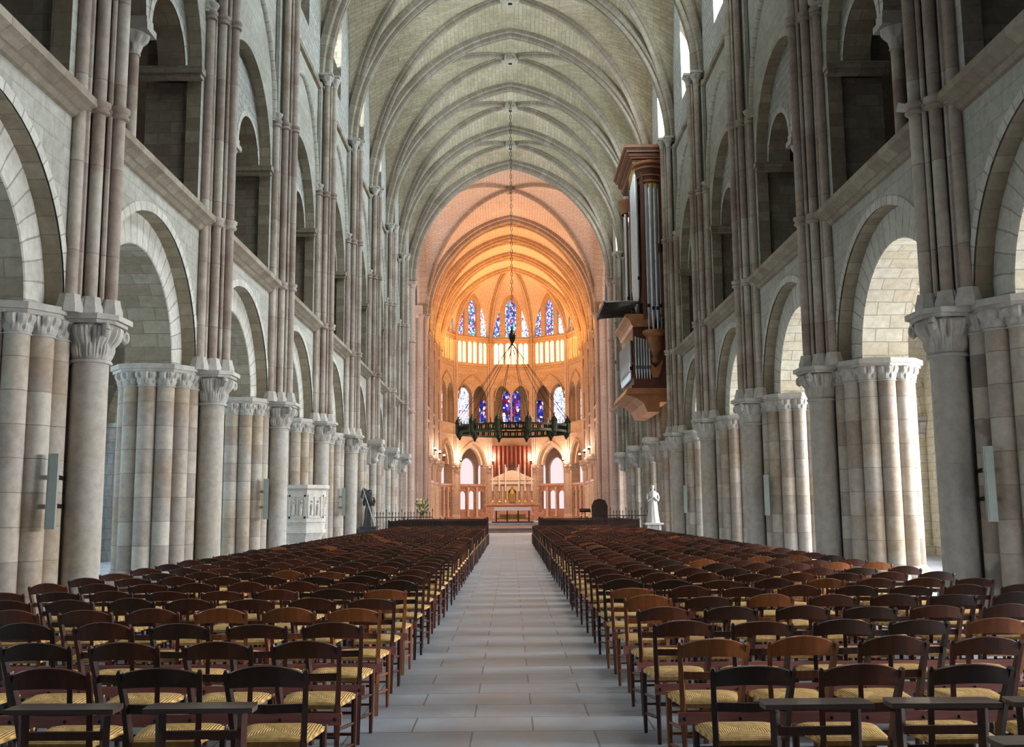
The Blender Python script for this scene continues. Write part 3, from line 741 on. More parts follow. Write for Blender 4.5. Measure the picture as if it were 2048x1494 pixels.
def tall_pier(x, y, sx, mat, lab, main_r=.30, yoff=1):
    t = thing('crossing_pier', lab, 'pier', (x, y, 0))
    mb = MB(); mb.box(sx * .15, -.75, 0, sx * 1.3, .75, 17); mb.build('core', mat, t)
    mb = MB(); mb.lathe([(main_r + .14, 0), (main_r + .14, .4), (main_r + .05, .55), (main_r, .6), (main_r, ZCAP - .2)], 24, 0, 0); mb.build('main_shaft', mat, t, 40)
    for k_, (a, yy, r) in enumerate([(.22, -.42, .13), (.22, .42, .13), (.46, -.66, .11), (.46, .66, .11), (.72, -.78, .10), (.95, -.80, .10), (1.18, -.80, .10)]):
        mb = MB(); mb.lathe([(r * 1.5, 0), (r * 1.5, .5), (r, .6), (r, ZCAP - .1)], 12, sx * a, yy); mb.build('side_shaft', mat, t, 40)
    mb = MB(); capital(mb, main_r, main_r + .14, .5, 0, 0, ZCAP - .25, 40)
    for a, yy, r in [(.22, -.42, .13), (.22, .42, .13), (.46, -.66, .11), (.46, .66, .11)]: capital(mb, r, r + .07, .35, sx * a, yy, ZCAP - .1, 20, 6)
    mb.box(-.45, -.45, ZCAP + .25, .45, .45, ZCAP + .34); mb.build('capital', M['carved'] if mat is not M['shaftc'] else mat, t, 45)
    for z in (ZUP, ZSTR):
        mb = MB(); mb.lathe([(main_r, 0), (main_r + .06, .04), (main_r + .06, .16), (main_r, .2)], 24, 0, 0, z); mb.build('ring', mat, t, 40)
    return t
for sx, side, who in SIDES:
    tall_pier(sx * 6.55, YX + .35, sx, M['shaftc'], 'tall pale crossing pier with one thick round shaft, near, %s' % who)
    tall_pier(sx * 6.62, YE - .3, sx, M['shaftc'], 'tall warm lit crossing pier of slender shafts, far, %s' % who, .2)

def choir_bay(fn, half, name, win, apse):
    """inner elevation of one choir bay"""
    mb = MB()
    ah = half * .70
    panel(mb, fn, -half, half, .5, 8.5, [(0, ah, .5, 5.8, 2.1)], 0, .9, 0, 0, 20)
    panel(mb, fn, -half, half, 8.5, 15.3, [(-.98, .90, 9.8, 12.5, 1.25), (.98, .90, 9.8, 12.5, 1.25)], 0, .45, 0, 0, 12)
    tr = [(-.30, .245), (.30, .245), (-.98, .215), (.98, .215), (-1.49, .215), (1.49, .215)]
    if half > 2.5: tr += [(-2.1, .19), (2.1, .19)]
    panel(mb, fn, -half, half, 15.3, 18.45, [(c, h_, 15.9, 17.75, h_ * 1.3) for c, h_ in tr], 0, .16, 0, 0, 8)
    cl = [(0, .54, 18.65, 21.6, .95), (-1.45, .34, 18.65, 21.2, .7), (1.45, .34, 18.65, 21.2, .7)] if not apse or 'apse_3' in name else [(0, .50, 18.65, 21.4, .9), (-1.40, .42, 18.65, 21.2, .8), (1.40, .42, 18.65, 21.2, .8)]
    panel(mb, fn, -half, half, 18.45, 24.4, cl, 0, .35, 0, 0, 10)
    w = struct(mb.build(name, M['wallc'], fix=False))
    mb = MB()
    mb.sweep(arc(ah + .06, 2.2, 20, 0, 5.8), fn, [(0, -.02), (-.12, .02), (-.16, .1), (-.12, .18), (0, .22)], closed=False)
    mb.sweep(arc(ah - .25, 1.8, 20, 0, 5.8), fn, [(.35, .3), (.35, 0), (.45, -.08), (.75, -.08), (.85, 0), (.85, .3)], closed=False)
    mb.build('arcade_arch_moulding', M['ribc'], w, 40, fix=False)
    mb = MB(); mb.sweep(arc(half * .80, 2.5, 20, 0, 12.2), fn, [(0, -.06), (-.10, -.05), (-.13, 0), (-.10, .05), (0, .06)], closed=False)
    mb.build('gallery_arch_moulding', M['ribc'], w, 50, fix=False)
    mb = MB()
    for z in (8.55, 9.55, 15.35, 18.35): mb.prism([(-.02, z), (-.14, z + .05), (-.16, z + .13), (-.02, z + .18)], lambda a, b, d: fn(d, b, a), -half, half)
    mb.build('string_course', M['ribc'], w)
    mb = MB()
    a_, b_, c_ = fn(0, 9.8, .2), fn(0, 12.7, .2), fn(0, 12.9, .2)
    mb.tube([a_, fn(0, 9.95, .2)], .11, 10); mb.tube([a_, b_], .06, 10); mb.tube([b_, c_], [.06, .13], 10); mb.build('colonnette', M['ribc'], w, 40)
    mb = MB(); tt = sorted(c for c, _ in tr)
    for a, b in zip(tt, tt[1:]):
        c = (a + b) / 2; mb.tube([fn(c, 15.9, -.04), fn(c, 17.8, -.04)], .045, 8)
    mb.build('triforium_colonnettes', M['ribc'], w, 40)
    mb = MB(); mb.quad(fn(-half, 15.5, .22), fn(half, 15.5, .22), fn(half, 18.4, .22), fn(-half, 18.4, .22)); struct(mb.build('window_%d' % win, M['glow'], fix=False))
    for j, (c, h_, zb, zs, r) in enumerate(cl):
        mb = MB(); mb.quad(fn(c - h_, zb, .3), fn(c + h_, zb, .3), fn(c + h_, zs + r, .3), fn(c - h_, zs + r, .3))
        struct(mb.build('window_%d' % (win + 1 + j), [M['sgmix'], M['sgmix'], M['sgwhite']][j], fix=False))
    return w
wn = 50
for sx, side, who in SIDES:
    for i in range(nb):
        yc = YE + HB * (i + .5)
        fn = (lambda sx, yc: lambda t, z, d: (sx * (6.8 + d), yc + t, z))(sx, yc)
        choir_bay(fn, HB / 2, 'wall_choir_%s_%d' % (side, i + 1), wn, False); wn += 5
AP = RA * math.cos(R(18))
def apse_fn(k, r0=AP):
    a = R(36 * k); dx, dy = math.sin(a), math.cos(a)
    return lambda t, z, d: (dx * (r0 + d) + dy * t, YA + dy * (r0 + d) - dx * t, z)
for k_ in range(-2, 3):
    choir_bay(apse_fn(k_), RA * math.sin(R(18)), 'wall_apse_%d' % (k_ + 3), wn, True); wn += 5
# apse vault
mb = MB()
ZR0, ZK = 17.9, 24.35
zrib = lambda s: ZR0 + (ZK - ZR0) * math.sqrt(max(1 - s ** 2.1, 0))
zcr = lambda s: 24.5 - 1.5 * s * s
for k_ in range(-2, 3):
    def A(s, w):
        s = max(s, .002); ph = (w * 2 - 1); a = R(36 * k_ + 18 * ph)
        rr = RA * math.cos(R(18)) / math.cos(R(18 * ph)) * s
        z = zrib(s) + (zcr(s) - zrib(s)) * max(1 - abs(ph) ** 1.9, 0)
        return (math.sin(a) * rr, YA + math.cos(a) * rr, z)
    mb.grid(A, 20, 24, lambda s, w: (s * 9, w * 4.2))
o = mb.build('vault_webbing', M['vaultc'], fix=False, smooth=60); o.parent = cc
for j, an in enumerate((-90, -54, -18, 18, 54, 90)):
    a = R(an); mb = MB(); n = 30
    path = [(RA * math.cos(PI / 2 * q / n), zrib(math.cos(PI / 2 * q / n))) for q in range(n + 1)][::-1]
    mb.sweep(path, lambda t, z, d: (math.sin(a) * t + math.cos(a) * d, YA + math.cos(a) * t - math.sin(a) * d, z), [(d * 1.35, o_ * 1.35) for d, o_ in DPROF])
    tag(mb.build('apse_rib', M['ribc'], smooth=40), 'orange rib fanning from the apse keystone, %s of six counted from the pulpit side' % ORD[j + 1], 'vault rib')
    cx_, cy_ = math.sin(a) * (RA - .12), YA + math.cos(a) * (RA - .12)
    t = thing('apse_column', 'apse column with carved capital and slim shafts above, %s of six from the pulpit side' % ORD[j + 1], 'column', (cx_, cy_, 0))
    mb = MB(); mb.lathe([(.72, .5), (.72, .75), (.58, .95), (.50, 1.0), (.50, 5.0)], 24, math.sin(a) * .35, math.cos(a) * .35); mb.build('shaft', M['shaftc'], t, 40)
    mb = MB(); capital(mb, .50, .70, .7, math.sin(a) * .35, math.cos(a) * .35, 5.0, 48); mb.lathe([(.82, 5.7), (.84, 5.9)], 8, math.sin(a) * .35, math.cos(a) * .35); mb.build('capital', M['shaftc'], t, 45)
    for q in (-1, 0, 1):
        mb = MB(); mb.lathe([(.10, 5.9), (.10, ZR0)], 12, math.cos(a) * q * .2 - math.sin(a) * (.08 if q == 0 else 0), -math.sin(a) * q * .2 - math.cos(a) * (.08 if q == 0 else 0)); mb.build('slim_shaft', M['shaftc'], t, 40)
    mb = MB()
    for q in (-1, 0, 1): capital(mb, .10, .17, .3, math.cos(a) * q * .2, -math.sin(a) * q * .2, ZR0 - .2, 18, 6)
    mb.build('shaft_capital', M['ribc'], t, 45)
tag_k = thing('keystone', 'round keystone where the apse ribs meet', 'keystone', (0, YA, 24.1)); mb = MB(); mb.lathe([(.3, 0), (.42, .1), (.42, .4)], 20); mb.build('disc', M['ribc'], tag_k, 40)
# choir side shafts
for sx, side, who in SIDES:
    for i in range(1, nb + 1):
        y = YE + HB * i
        if i < nb:
            t = thing('choir_column', 'choir column with slim vault shafts, %s from the crossing, %s' % (ORD[i], who), 'column', (sx * 6.7, y, 0))
            mb = MB(); mb.lathe([(.58, .5), (.58, .75), (.46, .95), (.42, 1.0), (.42, 5.0)], 24, sx * .3); mb.build('shaft', M['shaftc'], t, 40)
            mb = MB(); capital(mb, .42, .62, .7, sx * .3, 0, 5.0, 48); mb.lathe([(.74, 5.7), (.76, 5.9)], 8, sx * .3); mb.build('capital', M['shaftc'], t, 45)
            for q in (-2, -1, 0, 1, 2):
                mb = MB(); mb.lathe([(.09, 5.9), (.09, ZCAP)], 12, -sx * .1 * (2 - abs(q)), q * .19); mb.build('slim_shaft', M['shaftc'], t, 40)
            mb = MB()
            for q in (-1, 0, 1): capital(mb, .09, .17, .3, -sx * .1, q * .2, ZCAP - .1, 18, 6)
            mb.build('shaft_capital', M['ribc'], t, 45)
# ambulatory outer wall
for k_ in range(-2, 3):
    r0 = 11.3; half = r0 * math.tan(R(18)); fn = apse_fn(k_, r0); mb = MB()
    up = {0: [(-.52, .44, 9.9, 13.1, .7), (.52, .44, 9.9, 13.1, .7), (-3.0, .35, 9.9, 12.4, .5), (3.0, .35, 9.9, 12.4, .5)]}
    s_ = 1 if k_ < 0 else -1
    u = up.get(k_, [(s_ * 2.15, .80, 9.6, 13.2, .9), (s_ * -.6, .5, 9.6, 13.2, .7)])
    lo = [] if k_ == 0 else [(s_ * 2.55, .95, 1.5, 5.6, 1.2), (s_ * .2, .9, 1.5, 5.6, 1.2)]
    if k_ == 0: lo = [(-2.9, .6, 1.5, 5.6, 1.0), (2.9, .6, 1.5, 5.6, 1.0)]
    panel(mb, fn, -half, half, .5, 8.5, lo, 0, .4, 0, 0, 10); panel(mb, fn, -half, half, 8.5, 15.4, u, 0, .4, 0, 0, 10)
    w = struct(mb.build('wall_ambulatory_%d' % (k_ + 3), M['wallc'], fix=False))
    for j, (c, h_, zb, zs, r) in enumerate(lo + u):
        mb = MB(); mb.quad(fn(c - h_, zb, .35), fn(c + h_, zb, .35), fn(c + h_, zs + r, .35), fn(c - h_, zs + r, .35))
        mt = M['pink'] if zb < 5 else (M['sgblue'] if k_ == 0 else M['sgwhite'])
        struct(mb.build('window_%d' % wn, mt, fix=False)); wn += 1
mb = MB()
for (rr0, rr1, z) in ((7.3, 12, 8.3), (7.2, 12, 15.35)):
    for k_ in range(-3, 3):
        for q in range(2):
            a0, a1 = R(36 * k_ + 18 * q + 0), R(36 * k_ + 18 * (q + 1))
            for zz in (z, z + .2):
                mb.quad((math.sin(a0) * rr0, YA + math.cos(a0) * rr0, zz), (math.sin(a1) * rr0, YA + math.cos(a1) * rr0, zz), (math.sin(a1) * rr1, YA + math.cos(a1) * rr1, zz), (math.sin(a0) * rr1, YA + math.cos(a0) * rr1, zz))
for sx in (-1, 1):
    for z in (8.3, 15.35): mb.box(sx * 7.7, YE, z, sx * 12, YA, z + .2)
struct(mb.build('floor_choir_gallery', M['wallc'], fix=False))
for sx, side, _ in SIDES:
    mb = MB(); mb.box(sx * 12, YE, 0, sx * 12.2, YA + .2, 15.5); struct(mb.build('wall_choir_aisle_' + side, M['wallc']))
# ------------------------------------------------------------------ choir screens, altar
def screen(fn, half, lab):
    t = thing('choir_screen', lab, 'screen')
    mb = MB(); panel(mb, fn, -half, half, .5, 3.9, [(-half * .62, half * .22, 1.5, 2.9, half * .22), (0, half * .24, 1.5, 2.9, half * .24), (half * .62, half * .22, 1.5, 2.9, half * .22)], 0, .22, 0, 0, 12); mb.build('panel', M['marble'], t, fix=False)
    mb = MB(); mb.prism([(-.1, .5), (.3, .5), (.3, .8), (-.1, .8)], lambda a, b, d: fn(d, b, a), -half, half); mb.build('plinth', M['marble'], t)
    mb = MB()
    for z0, z1, e in ((3.6, 3.75, .08), (3.75, 3.95, .16)): mb.prism([(-e, z0), (.3, z0), (.3, z1), (-e, z1)], lambda a, b, d: fn(d, b, a), -half, half)
    mb.build('cornice', M['marble'], t)
    for c in (-half * .96, -half * .31, half * .31, half * .96):
        mb = MB(); mb.tube([fn(c, .8, -.12), fn(c, 1.0, -.12), fn(c, 3.4, -.12), fn(c, 3.6, -.12)], [.14, .09, .08, .15], 10); mb.build('small_column', M['cream'], t, 40)
for k_ in range(-2, 3):
    if k_: screen(apse_fn(k_, AP + .2), 1.65, 'marble choir screen between apse columns, %s of five counted from the pulpit side' % ORD[k_ + 3])
for sx, side, who in SIDES:
    for i in range(1, nb):
        yc = YE + HB * (i + .5); screen((lambda sx, yc: lambda t, z, d: (sx * (6.9 + d), yc + t, z))(sx, yc), HB / 2 - .5, 'marble choir screen along the choir, %s, %s from the crossing' % (who, ORD[i]))
mb = MB()
n = 44
mb.grid(lambda u, v: (-1.9 + 3.8 * u, 98.6 + .09 * math.sin(u * 60), 4.2 + 3.5 * v), 90, 2); o = tag(mb.build('hanging', M['curtain'], fix=False), 'dark red pleated hanging filling the arch behind the high altar', 'curtain')
mb = MB(); mb.box(-2.8, 88.0, .5, 2.8, 92.5, 1.2); mb.box(-3.2, 87.4, .5, 3.2, 92.9, .85); tag(mb.build('altar_platform', M['marble']), 'stepped marble platform under the high altar', 'platform')
t = thing('high_altar', 'cream retable with pediment, columns and red niche at the far end of the choir', 'altar', (0, 90.3, 1.2)); t.scale = (1, 1, .84)
mb = MB(); mb.box(-2.3, -.9, 0, 2.3, .2, .75); mb.box(-2.5, -1.0, .75, 2.5, .3, .95); mb.build('mensa', M['marble'], t)
mb = MB(); panel(mb, lambda a, z, d: (a, .2 + d, z), -1.75, 1.75, .95, 3.0, [(0, .36, 1.25, 2.15, .36)], 0, .5, 0, 0, 14); mb.box(-1.75, .72, .95, 1.75, .8, 3.0); mb.build('retable_body', M['cream'], t, fix=False)
mb = MB(); mb.box(-.4, .66, 1.2, .4, .71, 2.55); mb.build('niche', M['red'], t)
mb = MB(); mb.box(-1.95, -.05, 3.0, 1.95, .85, 3.12); mb.box(-1.85, .02, 3.12, 1.85, .8, 3.40); mb.box(-2.05, -.12, 3.40, 2.05, .85, 3.52); mb.build('entablature', M['cream'], t)
mb = MB(); mb.prism([(-2.05, 3.52), (2.05, 3.52), (.25, 4.45), (0, 4.5), (-.25, 4.45)], lambda a, b, d: (a, d, b), -.1, .8); mb.prism([(-1.55, 3.62), (1.55, 3.62), (0, 4.3)], lambda a, b, d: (a, d, b), -.13, -.1); mb.build('pediment', M['cream'], t)
for x in (-1.6, -1.05, -.62, .62, 1.05, 1.6):
    mb = MB(); mb.lathe([(.13, .95), (.13, 1.05), (.10, 1.12), (.09, 2.75), (.14, 2.98)], 12, x, .05); mb.build('column', M['marble'] if abs(x) > 1 else M['cream'], t, 40)
mb = MB(); mb.lathe([(.0005, 5.6), (.03, 5.3), (.12, 5.1), (.14, 5.0), (.10, 4.9), (.22, 4.75), (.32, 4.5), (.38, 4.3)], 12, 0, .3); mb.build('crowning_figure', M['slate'], t, 50)
mb = MB()
for x in (-.5, .5): mb.lathe([(.0005, 4.85), (.10, 4.75), (.08, 4.65), (.16, 4.4), (.2, 4.1)], 10, x, .3)
mb.build('seated_angels', M['white'], t, 50)
t = thing('tabernacle', 'small gilt tabernacle with pointed top before the red niche', 'tabernacle', (0, 89.9, 2.15))
mb = MB(); mb.box(-.28, -.2, 0, .28, .2, .7); mb.build('box', M['gold'], t); mb = MB(); mb.lathe([(.3, .7), (.22, .9), (.1, 1.3), (.0005, 1.6)], 8); mb.build('spire', M['gold'], t)
for j, x in enumerate((-1.75, -1.15, -.6, .6, 1.15, 1.75)):
    t = thing('altar_candle', 'tall thin altar candle in a gilt holder, %s of six from the pulpit side' % ORD[j + 1], 'candle', (x * 1.0, 89.55, 2.15), group='high altar candles')
    mb = MB(); mb.lathe([(.2, 0), (.18, .08), (.05, .2), (.06, .5), (.04, .8), (.10, .9), (.10, .94)], 12); mb.build('holder', M['gold'], t, 40)
    mb = MB(); mb.lathe([(.06, .94), (.05, 3.3)], 10); mb.build('wax', M['candle'], t, 40)
t = thing('front_altar', 'low table altar with white cloth at the end of the aisle', 'altar', (0, 77.5, .5))
mb = MB(); mb.box(-1.35, -.45, 1.0, 1.35, .45, 1.12); mb.build('tabletop', M['red'], t)
mb = MB(); mb.box(-1.4, -.5, 1.12, 1.4, .5, 1.16); mb.box(-1.4, -.51, .9, 1.4, -.49, 1.14); mb.prism([(-1.4, 1.15), (-1.42, 1.15), (-1.52, .35), (-1.42, .30)], lambda a, b, d: (a, d, b), -.45, .45); mb.prism([(1.4, 1.15), (1.42, 1.15), (1.52, .6), (1.42, .55)], lambda a, b, d: (a, d, b), -.45, .45); mb.build('cloth', M['cloth'], t)
for x in (-1.25, -.42, .42, 1.25):
    mb = MB(); mb.box(x - .05, -.4, 0, x + .05, .4, 1.0); mb.build('leg', M['dwood'], t)
mb = MB(); mb.box(-1.3, -.1, .25, 1.3, .2, .35); mb.box(-1.0, -.05, .35, 1.0, .15, .62); mb.build('reliquary_shelf', M['gold'], t)
mb = MB(); mb.box(-1.6, -.9, .0, 1.6, .9, .08); mb.build('base_board', M['dwood'], t)

# warm lamps clamped at the capitals
lamps = []
for sx, side, who in SIDES:
    for j, (x, y, z) in enumerate([(5.9, 76.8, 6.0), (5.9, 81.6, 6.0), (5.9, 87.1, 6.0)]): lamps.append((sx * x, y, z, '%s, %s row from the crossing' % (who, ORD[j + 1])))
for k_, an in enumerate((-54, -18, 18, 54)):
    a = R(an); lamps.append((math.sin(a) * 6.1, YA + math.cos(a) * 6.1, 6.05, 'apse, %s of four from the pulpit side' % ORD[k_ + 1]))
for (x, y, z, w_) in lamps:
    t = thing('spot_lamp', 'small glowing spot lamp on a choir capital, %s' % w_, 'lamp', (x, y, z))
    mb = MB(); mb.lathe([(.07, 0), (.10, .06), (.10, .14)], 12); mb.build('housing', M['iron'], t, 40)
    mb = MB(); mb.sphere((0, 0, .19), .10, 10); mb.build('bulb', M['lamp'], t, 60)

# ------------------------------------------------------------------ crown of light
CY = 52.7
t = thing('chandelier', 'large bronze crown of light hanging on a long chain over the nave', 'chandelier', (0, CY, 5.75))
mb = MB(); Rr = 2.95
for r0, r1, z0, z1 in ((Rr - .03, Rr, -.28, -.16), (Rr - .03, Rr, .02, .12)):
    mb.lathe([(r0, z0), (r1, z0), (r1, z1), (r0, z1), (r0, z0)], 96)
for k_ in range(144):
    a = 2 * PI * k_ / 144; x, y = math.cos(a) * (Rr - .015), math.sin(a) * (Rr - .015)
    mb.bar((x, y, -.17), (x, y, .03), .10 if k_ % 3 else .04, .02)
mb.build('pierced_ring', M['bronze'], t, 30)
for k_ in range(12):
    a = 2 * PI * (k_ + .5) / 12; x, y = math.cos(a) * Rr, math.sin(a) * Rr
    mb = MB(); mb.lathe([(.0005, -.55), (.05, -.5), (.10, -.36), (.16, -.30), (.16, .22), (.19, .24), (.12, .38), (.04, .50), (.05, .54), (.0005, .62)], 8, x, y); mb.build('lantern_turret', M['bronze'], t, 30)
for k_ in range(60):
    a = 2 * PI * (k_ + .25) / 60; x, y = math.cos(a) * (Rr - .02), math.sin(a) * (Rr - .02)
    mb = MB(); mb.lathe([(.05, .12), (.06, .15), (.022, .16), (.022, .36)], 6, x, y); mb.build('candle', M['bronze'] if k_ % 3 else M['candle'], t)
mb = MB(); mb.lathe([(.0005, 4.45), (.04, 4.5), (.07, 4.62), (.14, 4.75), (.18, 4.90), (.17, 5.06), (.10, 5.2), (.12, 5.24), (.06, 5.32), (.04, 5.5)], 20); mb.build('bulb_ornament', M['bronze'], t, 40)
for k_ in range(12):
    a = 2 * PI * (k_ + .5) / 12; mb = MB(); mb.tube([(0, 0, 4.6), (math.cos(a) * Rr, math.sin(a) * Rr, .5)], .014, 5); mb.build('stay', M['iron'], t)
mb = MB()
L = 24.35 - .45 - 5.75 - 5.5; n = 60
for j in range(n):
    z = 5.5 + L * j / n; w = .045
    d = (w, 0) if j % 2 else (0, w)
    mb.tube([(d[0], d[1], z), (d[0], d[1], z + L / n * 1.1)], .016, 5); mb.tube([(-d[0], -d[1], z), (-d[0], -d[1], z + L / n * 1.1)], .016, 5)
mb.build('chain', M['iron'], t)

# ------------------------------------------------------------------ organ
OX, OY0, OY1 = 4.55, 40.0, 44.2
t = thing('organ', 'tall oak swallow nest organ with silver pipes hung on the nave wall', 'organ', (.45, 0, 0))
mb = MB(); mb.box(4.9, OY0 + .35, 9.0, 5.78, OY1, 16.0); mb.box(5.2, OY0 + .12, 9.3, 5.78, OY0 + .35, 15.6); mb.build('upper_case', M['oakd'], t)
mb = MB(); mb.box(4.45, OY0 + .25, 6.45, 5.78, OY1 + .2, 8.9); mb.box(4.35, OY0 + .15, 6.35, 5.8, OY1 + .3, 6.5); mb.box(4.4, OY0 + .2, 7.35, 5.8, OY1 + .2, 7.43); mb.build('lower_case', M['oakd'], t)
mb = MB()
mb.prism([(4.05, 6.12), (5.8, 6.12), (5.8, 6.35), (4.15, 6.35)], lambda a, b, d: (a, d, b), OY0 - .05, OY1 + .4)
mb.prism([(4.05, 6.12), (4.5, 5.98), (4.8, 5.75), (4.95, 5.4), (5.45, 5.4), (5.45, 5.8), (5.8, 5.8), (5.8, 6.12)], lambda a, b, d: (a, d, b), OY0 + .1, OY1 + .2)
mb.build('corbelled_base', M['oak'], t)
# crown cornices
def cornice(mb, x, y, r, z, sx_=1.0, h=.55, a0=PI, a1=2 * PI):
    mb.lathe([(r * .92, 0), (r * .98, h * .1), (r * 1.0, h * .3), (r * 1.12, h * .45), (r * 1.16, h * .7), (r * 1.30, h * .85), (r * 1.30, h), (.0005, h)], 20, x, y, z, a0=a0, a1=a1, sx=sx_)
mb = MB(); mb.lathe([(.44, 14.92), (.46, 15.0), (.48, 15.22), (.52, 15.30), (.58, 15.50), (.62, 15.58), (.68, 15.70), (.0005, 15.72)], 24, 5.33, OY0 + .40); mb.build('tower_crown', M['oakd'], t, 40)
mb = MB()
def steps(mb, spec, x, y):
    for e, z0, z1 in spec: mb.box(x - e, y - e * .8, z0, 5.8, OY1 + .3, z1)
steps(mb, [(.10, 15.88, 15.96), (.20, 16.10, 16.17), (.36, 16.34, 16.42), (.46, 16.50, 16.62)], 4.72, OY0 + .45)
mb.build('top_cornice', M['oak'], t)
mb = MB(); steps(mb, [(.03, 15.80, 15.88), (.10, 15.96, 16.10), (.26, 16.17, 16.34), (.40, 16.42, 16.50)], 4.72, OY0 + .45); mb.build('cornice_cove', M['oakd'], t)  # coves in the darker oak, so their shade is painted
mb = MB()
for r_, z0, z1 in ((.50, 14.98, 15.05), (.56, 15.22, 15.28), (.66, 15.52, 15.60), (.74, 15.70, 15.82)): mb.lathe([(r_ * .97, z0), (r_, (z0 + z1) / 2), (r_ * .97, z1), (.0005, z1)], 24, 5.33, OY0 + .40)
mb.build('crown_fillet', M['oak'], t, 40)  # fillets in the lighter oak, painted as catching the light
mb = MB(); cornice(mb, 4.86, OY1 - .7, .42, 14.6, 1.0, .6, PI / 2, 3 * PI / 2); mb.build('tower_crown', M['oak'], t, 40)
mb = MB()
for j in range(13):
    a = PI + PI * (j + .5) / 13; x, y = 5.33 + .40 * math.cos(a), OY0 + .40 + .40 * math.sin(a)
    mb.tube([(x, y, 15.18), (x, y, 14.8 + .1 * math.sin(j * 2.0)), (x, y - .02, 14.72)], [.035, .045, .01], 6)
for j in range(12):
    y = OY0 + .3 + .18 * j; mb.tube([(4.70, y, 15.9), (4.70, y, 15.4)], [.05, .015], 6)
mb.build('gilt_cresting', M['gold'], t, 40)
mb = MB()
for x, z0, z1 in ((4.95, 9.2, 15.9), (5.72, 9.2, 15.2)): mb.box(x - .06, OY0 + .02, z0, x + .06, OY0 + .4, z1)
mb.box(4.66, OY0 + 2.1, 9.3, 4.8, OY0 + 2.3, 15.9); mb.box(5.5, OY0 + .02, 12.0, 5.78, OY0 + .2, 12.35)
mb.build('case_posts', M['oakd'], t)
def pipe(x, y, z0, z1, r, foot=.9, par=t):
    mb = MB(); mb.lathe([(r * .25, z0), (r, z0 + foot), (r, z1 - .02), (r * .9, z1 - .02), (r * .9, z1 - .2)], 14, x, y)
    mb.lathe([(r * 1.05, 0), (r * 1.05, .10)], 14, x, y, z0 + foot - .02)
    p = mb.build('pipe', M['tin'], par, 40)
    m_ = MB(); m_.box(x - r * .5, y - r * 1.04, z0 + foot + .1, x + r * .5, y - r * .85, z0 + foot + .24); m_.build('pipe_mouth', M['iron'], p)
for j, a in enumerate((-70, -38, -8, 22, 52, 80)):
    a = R(a) - PI / 2; pipe(5.33 + .36 * math.cos(a), OY0 + .42 + .36 * math.sin(a), 8.5 + abs(j - 2.5) * .12, 14.9, .10)
for j in range(9):      # pipe flat along the nave front
    pipe(4.76, OY0 + .42 + .2 * j, 9.7 + .1 * abs(j - 4), 15.7 - .05 * j, .082, .7)
for j in range(6): pipe(4.62 + .02 * j, OY1 - 1.2 + .18 * j, 9.8, 14.5, .08, .7)
for j in range(6): pipe(4.55 + .11 * j, OY0 + .16, 6.75, 8.5 - .03 * j, .042, .3)
for j in range(14): pipe(4.36, OY0 + .5 + .24 * j, 6.75, 8.4, .09, .3)
mb = MB()
mb.lathe([(.10, 7.35), (.18, 7.45), (.20, 7.6), (.16, 7.7), (.34, 8.0), (.38, 8.5), (.50, 8.62), (.50, 8.75), (.0005, 8.75)], 20, 5.33, OY0 + .35, 0, a0=PI, a1=2 * PI)
mb.prism([(5.0, 7.55), (5.33, 7.2), (5.66, 7.55), (5.55, 7.1), (5.45, 6.8), (5.21, 6.8), (5.11, 7.1)], lambda a, b, d: (a, d, b), OY0 + .18, OY0 + .25)
mb.build('tower_bracket', M['oak'], t, 35)
mb = MB(); mb.prism([(4.45, 8.9), (4.38, 9.0), (4.30, 9.2), (4.15, 9.3), (4.15, 9.42), (5.3, 9.42), (5.3, 8.9)], lambda a, b, d: (a, d, b), OY0 + .1, OY1 + .2); mb.prism([(4.15, 9.42), (4.30, 9.42), (4.6, 9.15), (4.6, 8.9)], lambda a, b, d: (a, d, b), OY0 + .05, OY0 + .12); mb.build('lower_cornice', M['oak'], t)
mb = MB(); mb.box(4.75, OY0 + .3, 9.4, 5.7, OY1, 9.9); mb.build('recess_shade_block', M['iron'], t)  # solid near-black block painting the shade between upper and lower case
for j in range(12):
    y = OY0 + .5 + .3 * j; mb = MB(); mb.tube([(4.85, y, 10.0), (4.2, y, 10.02), (3.5, y, 9.98), (3.3, y, 9.97)], [.03, .035, .06, .12], 8); mb.build('trumpet_pipe', M['dark'], t, 40)

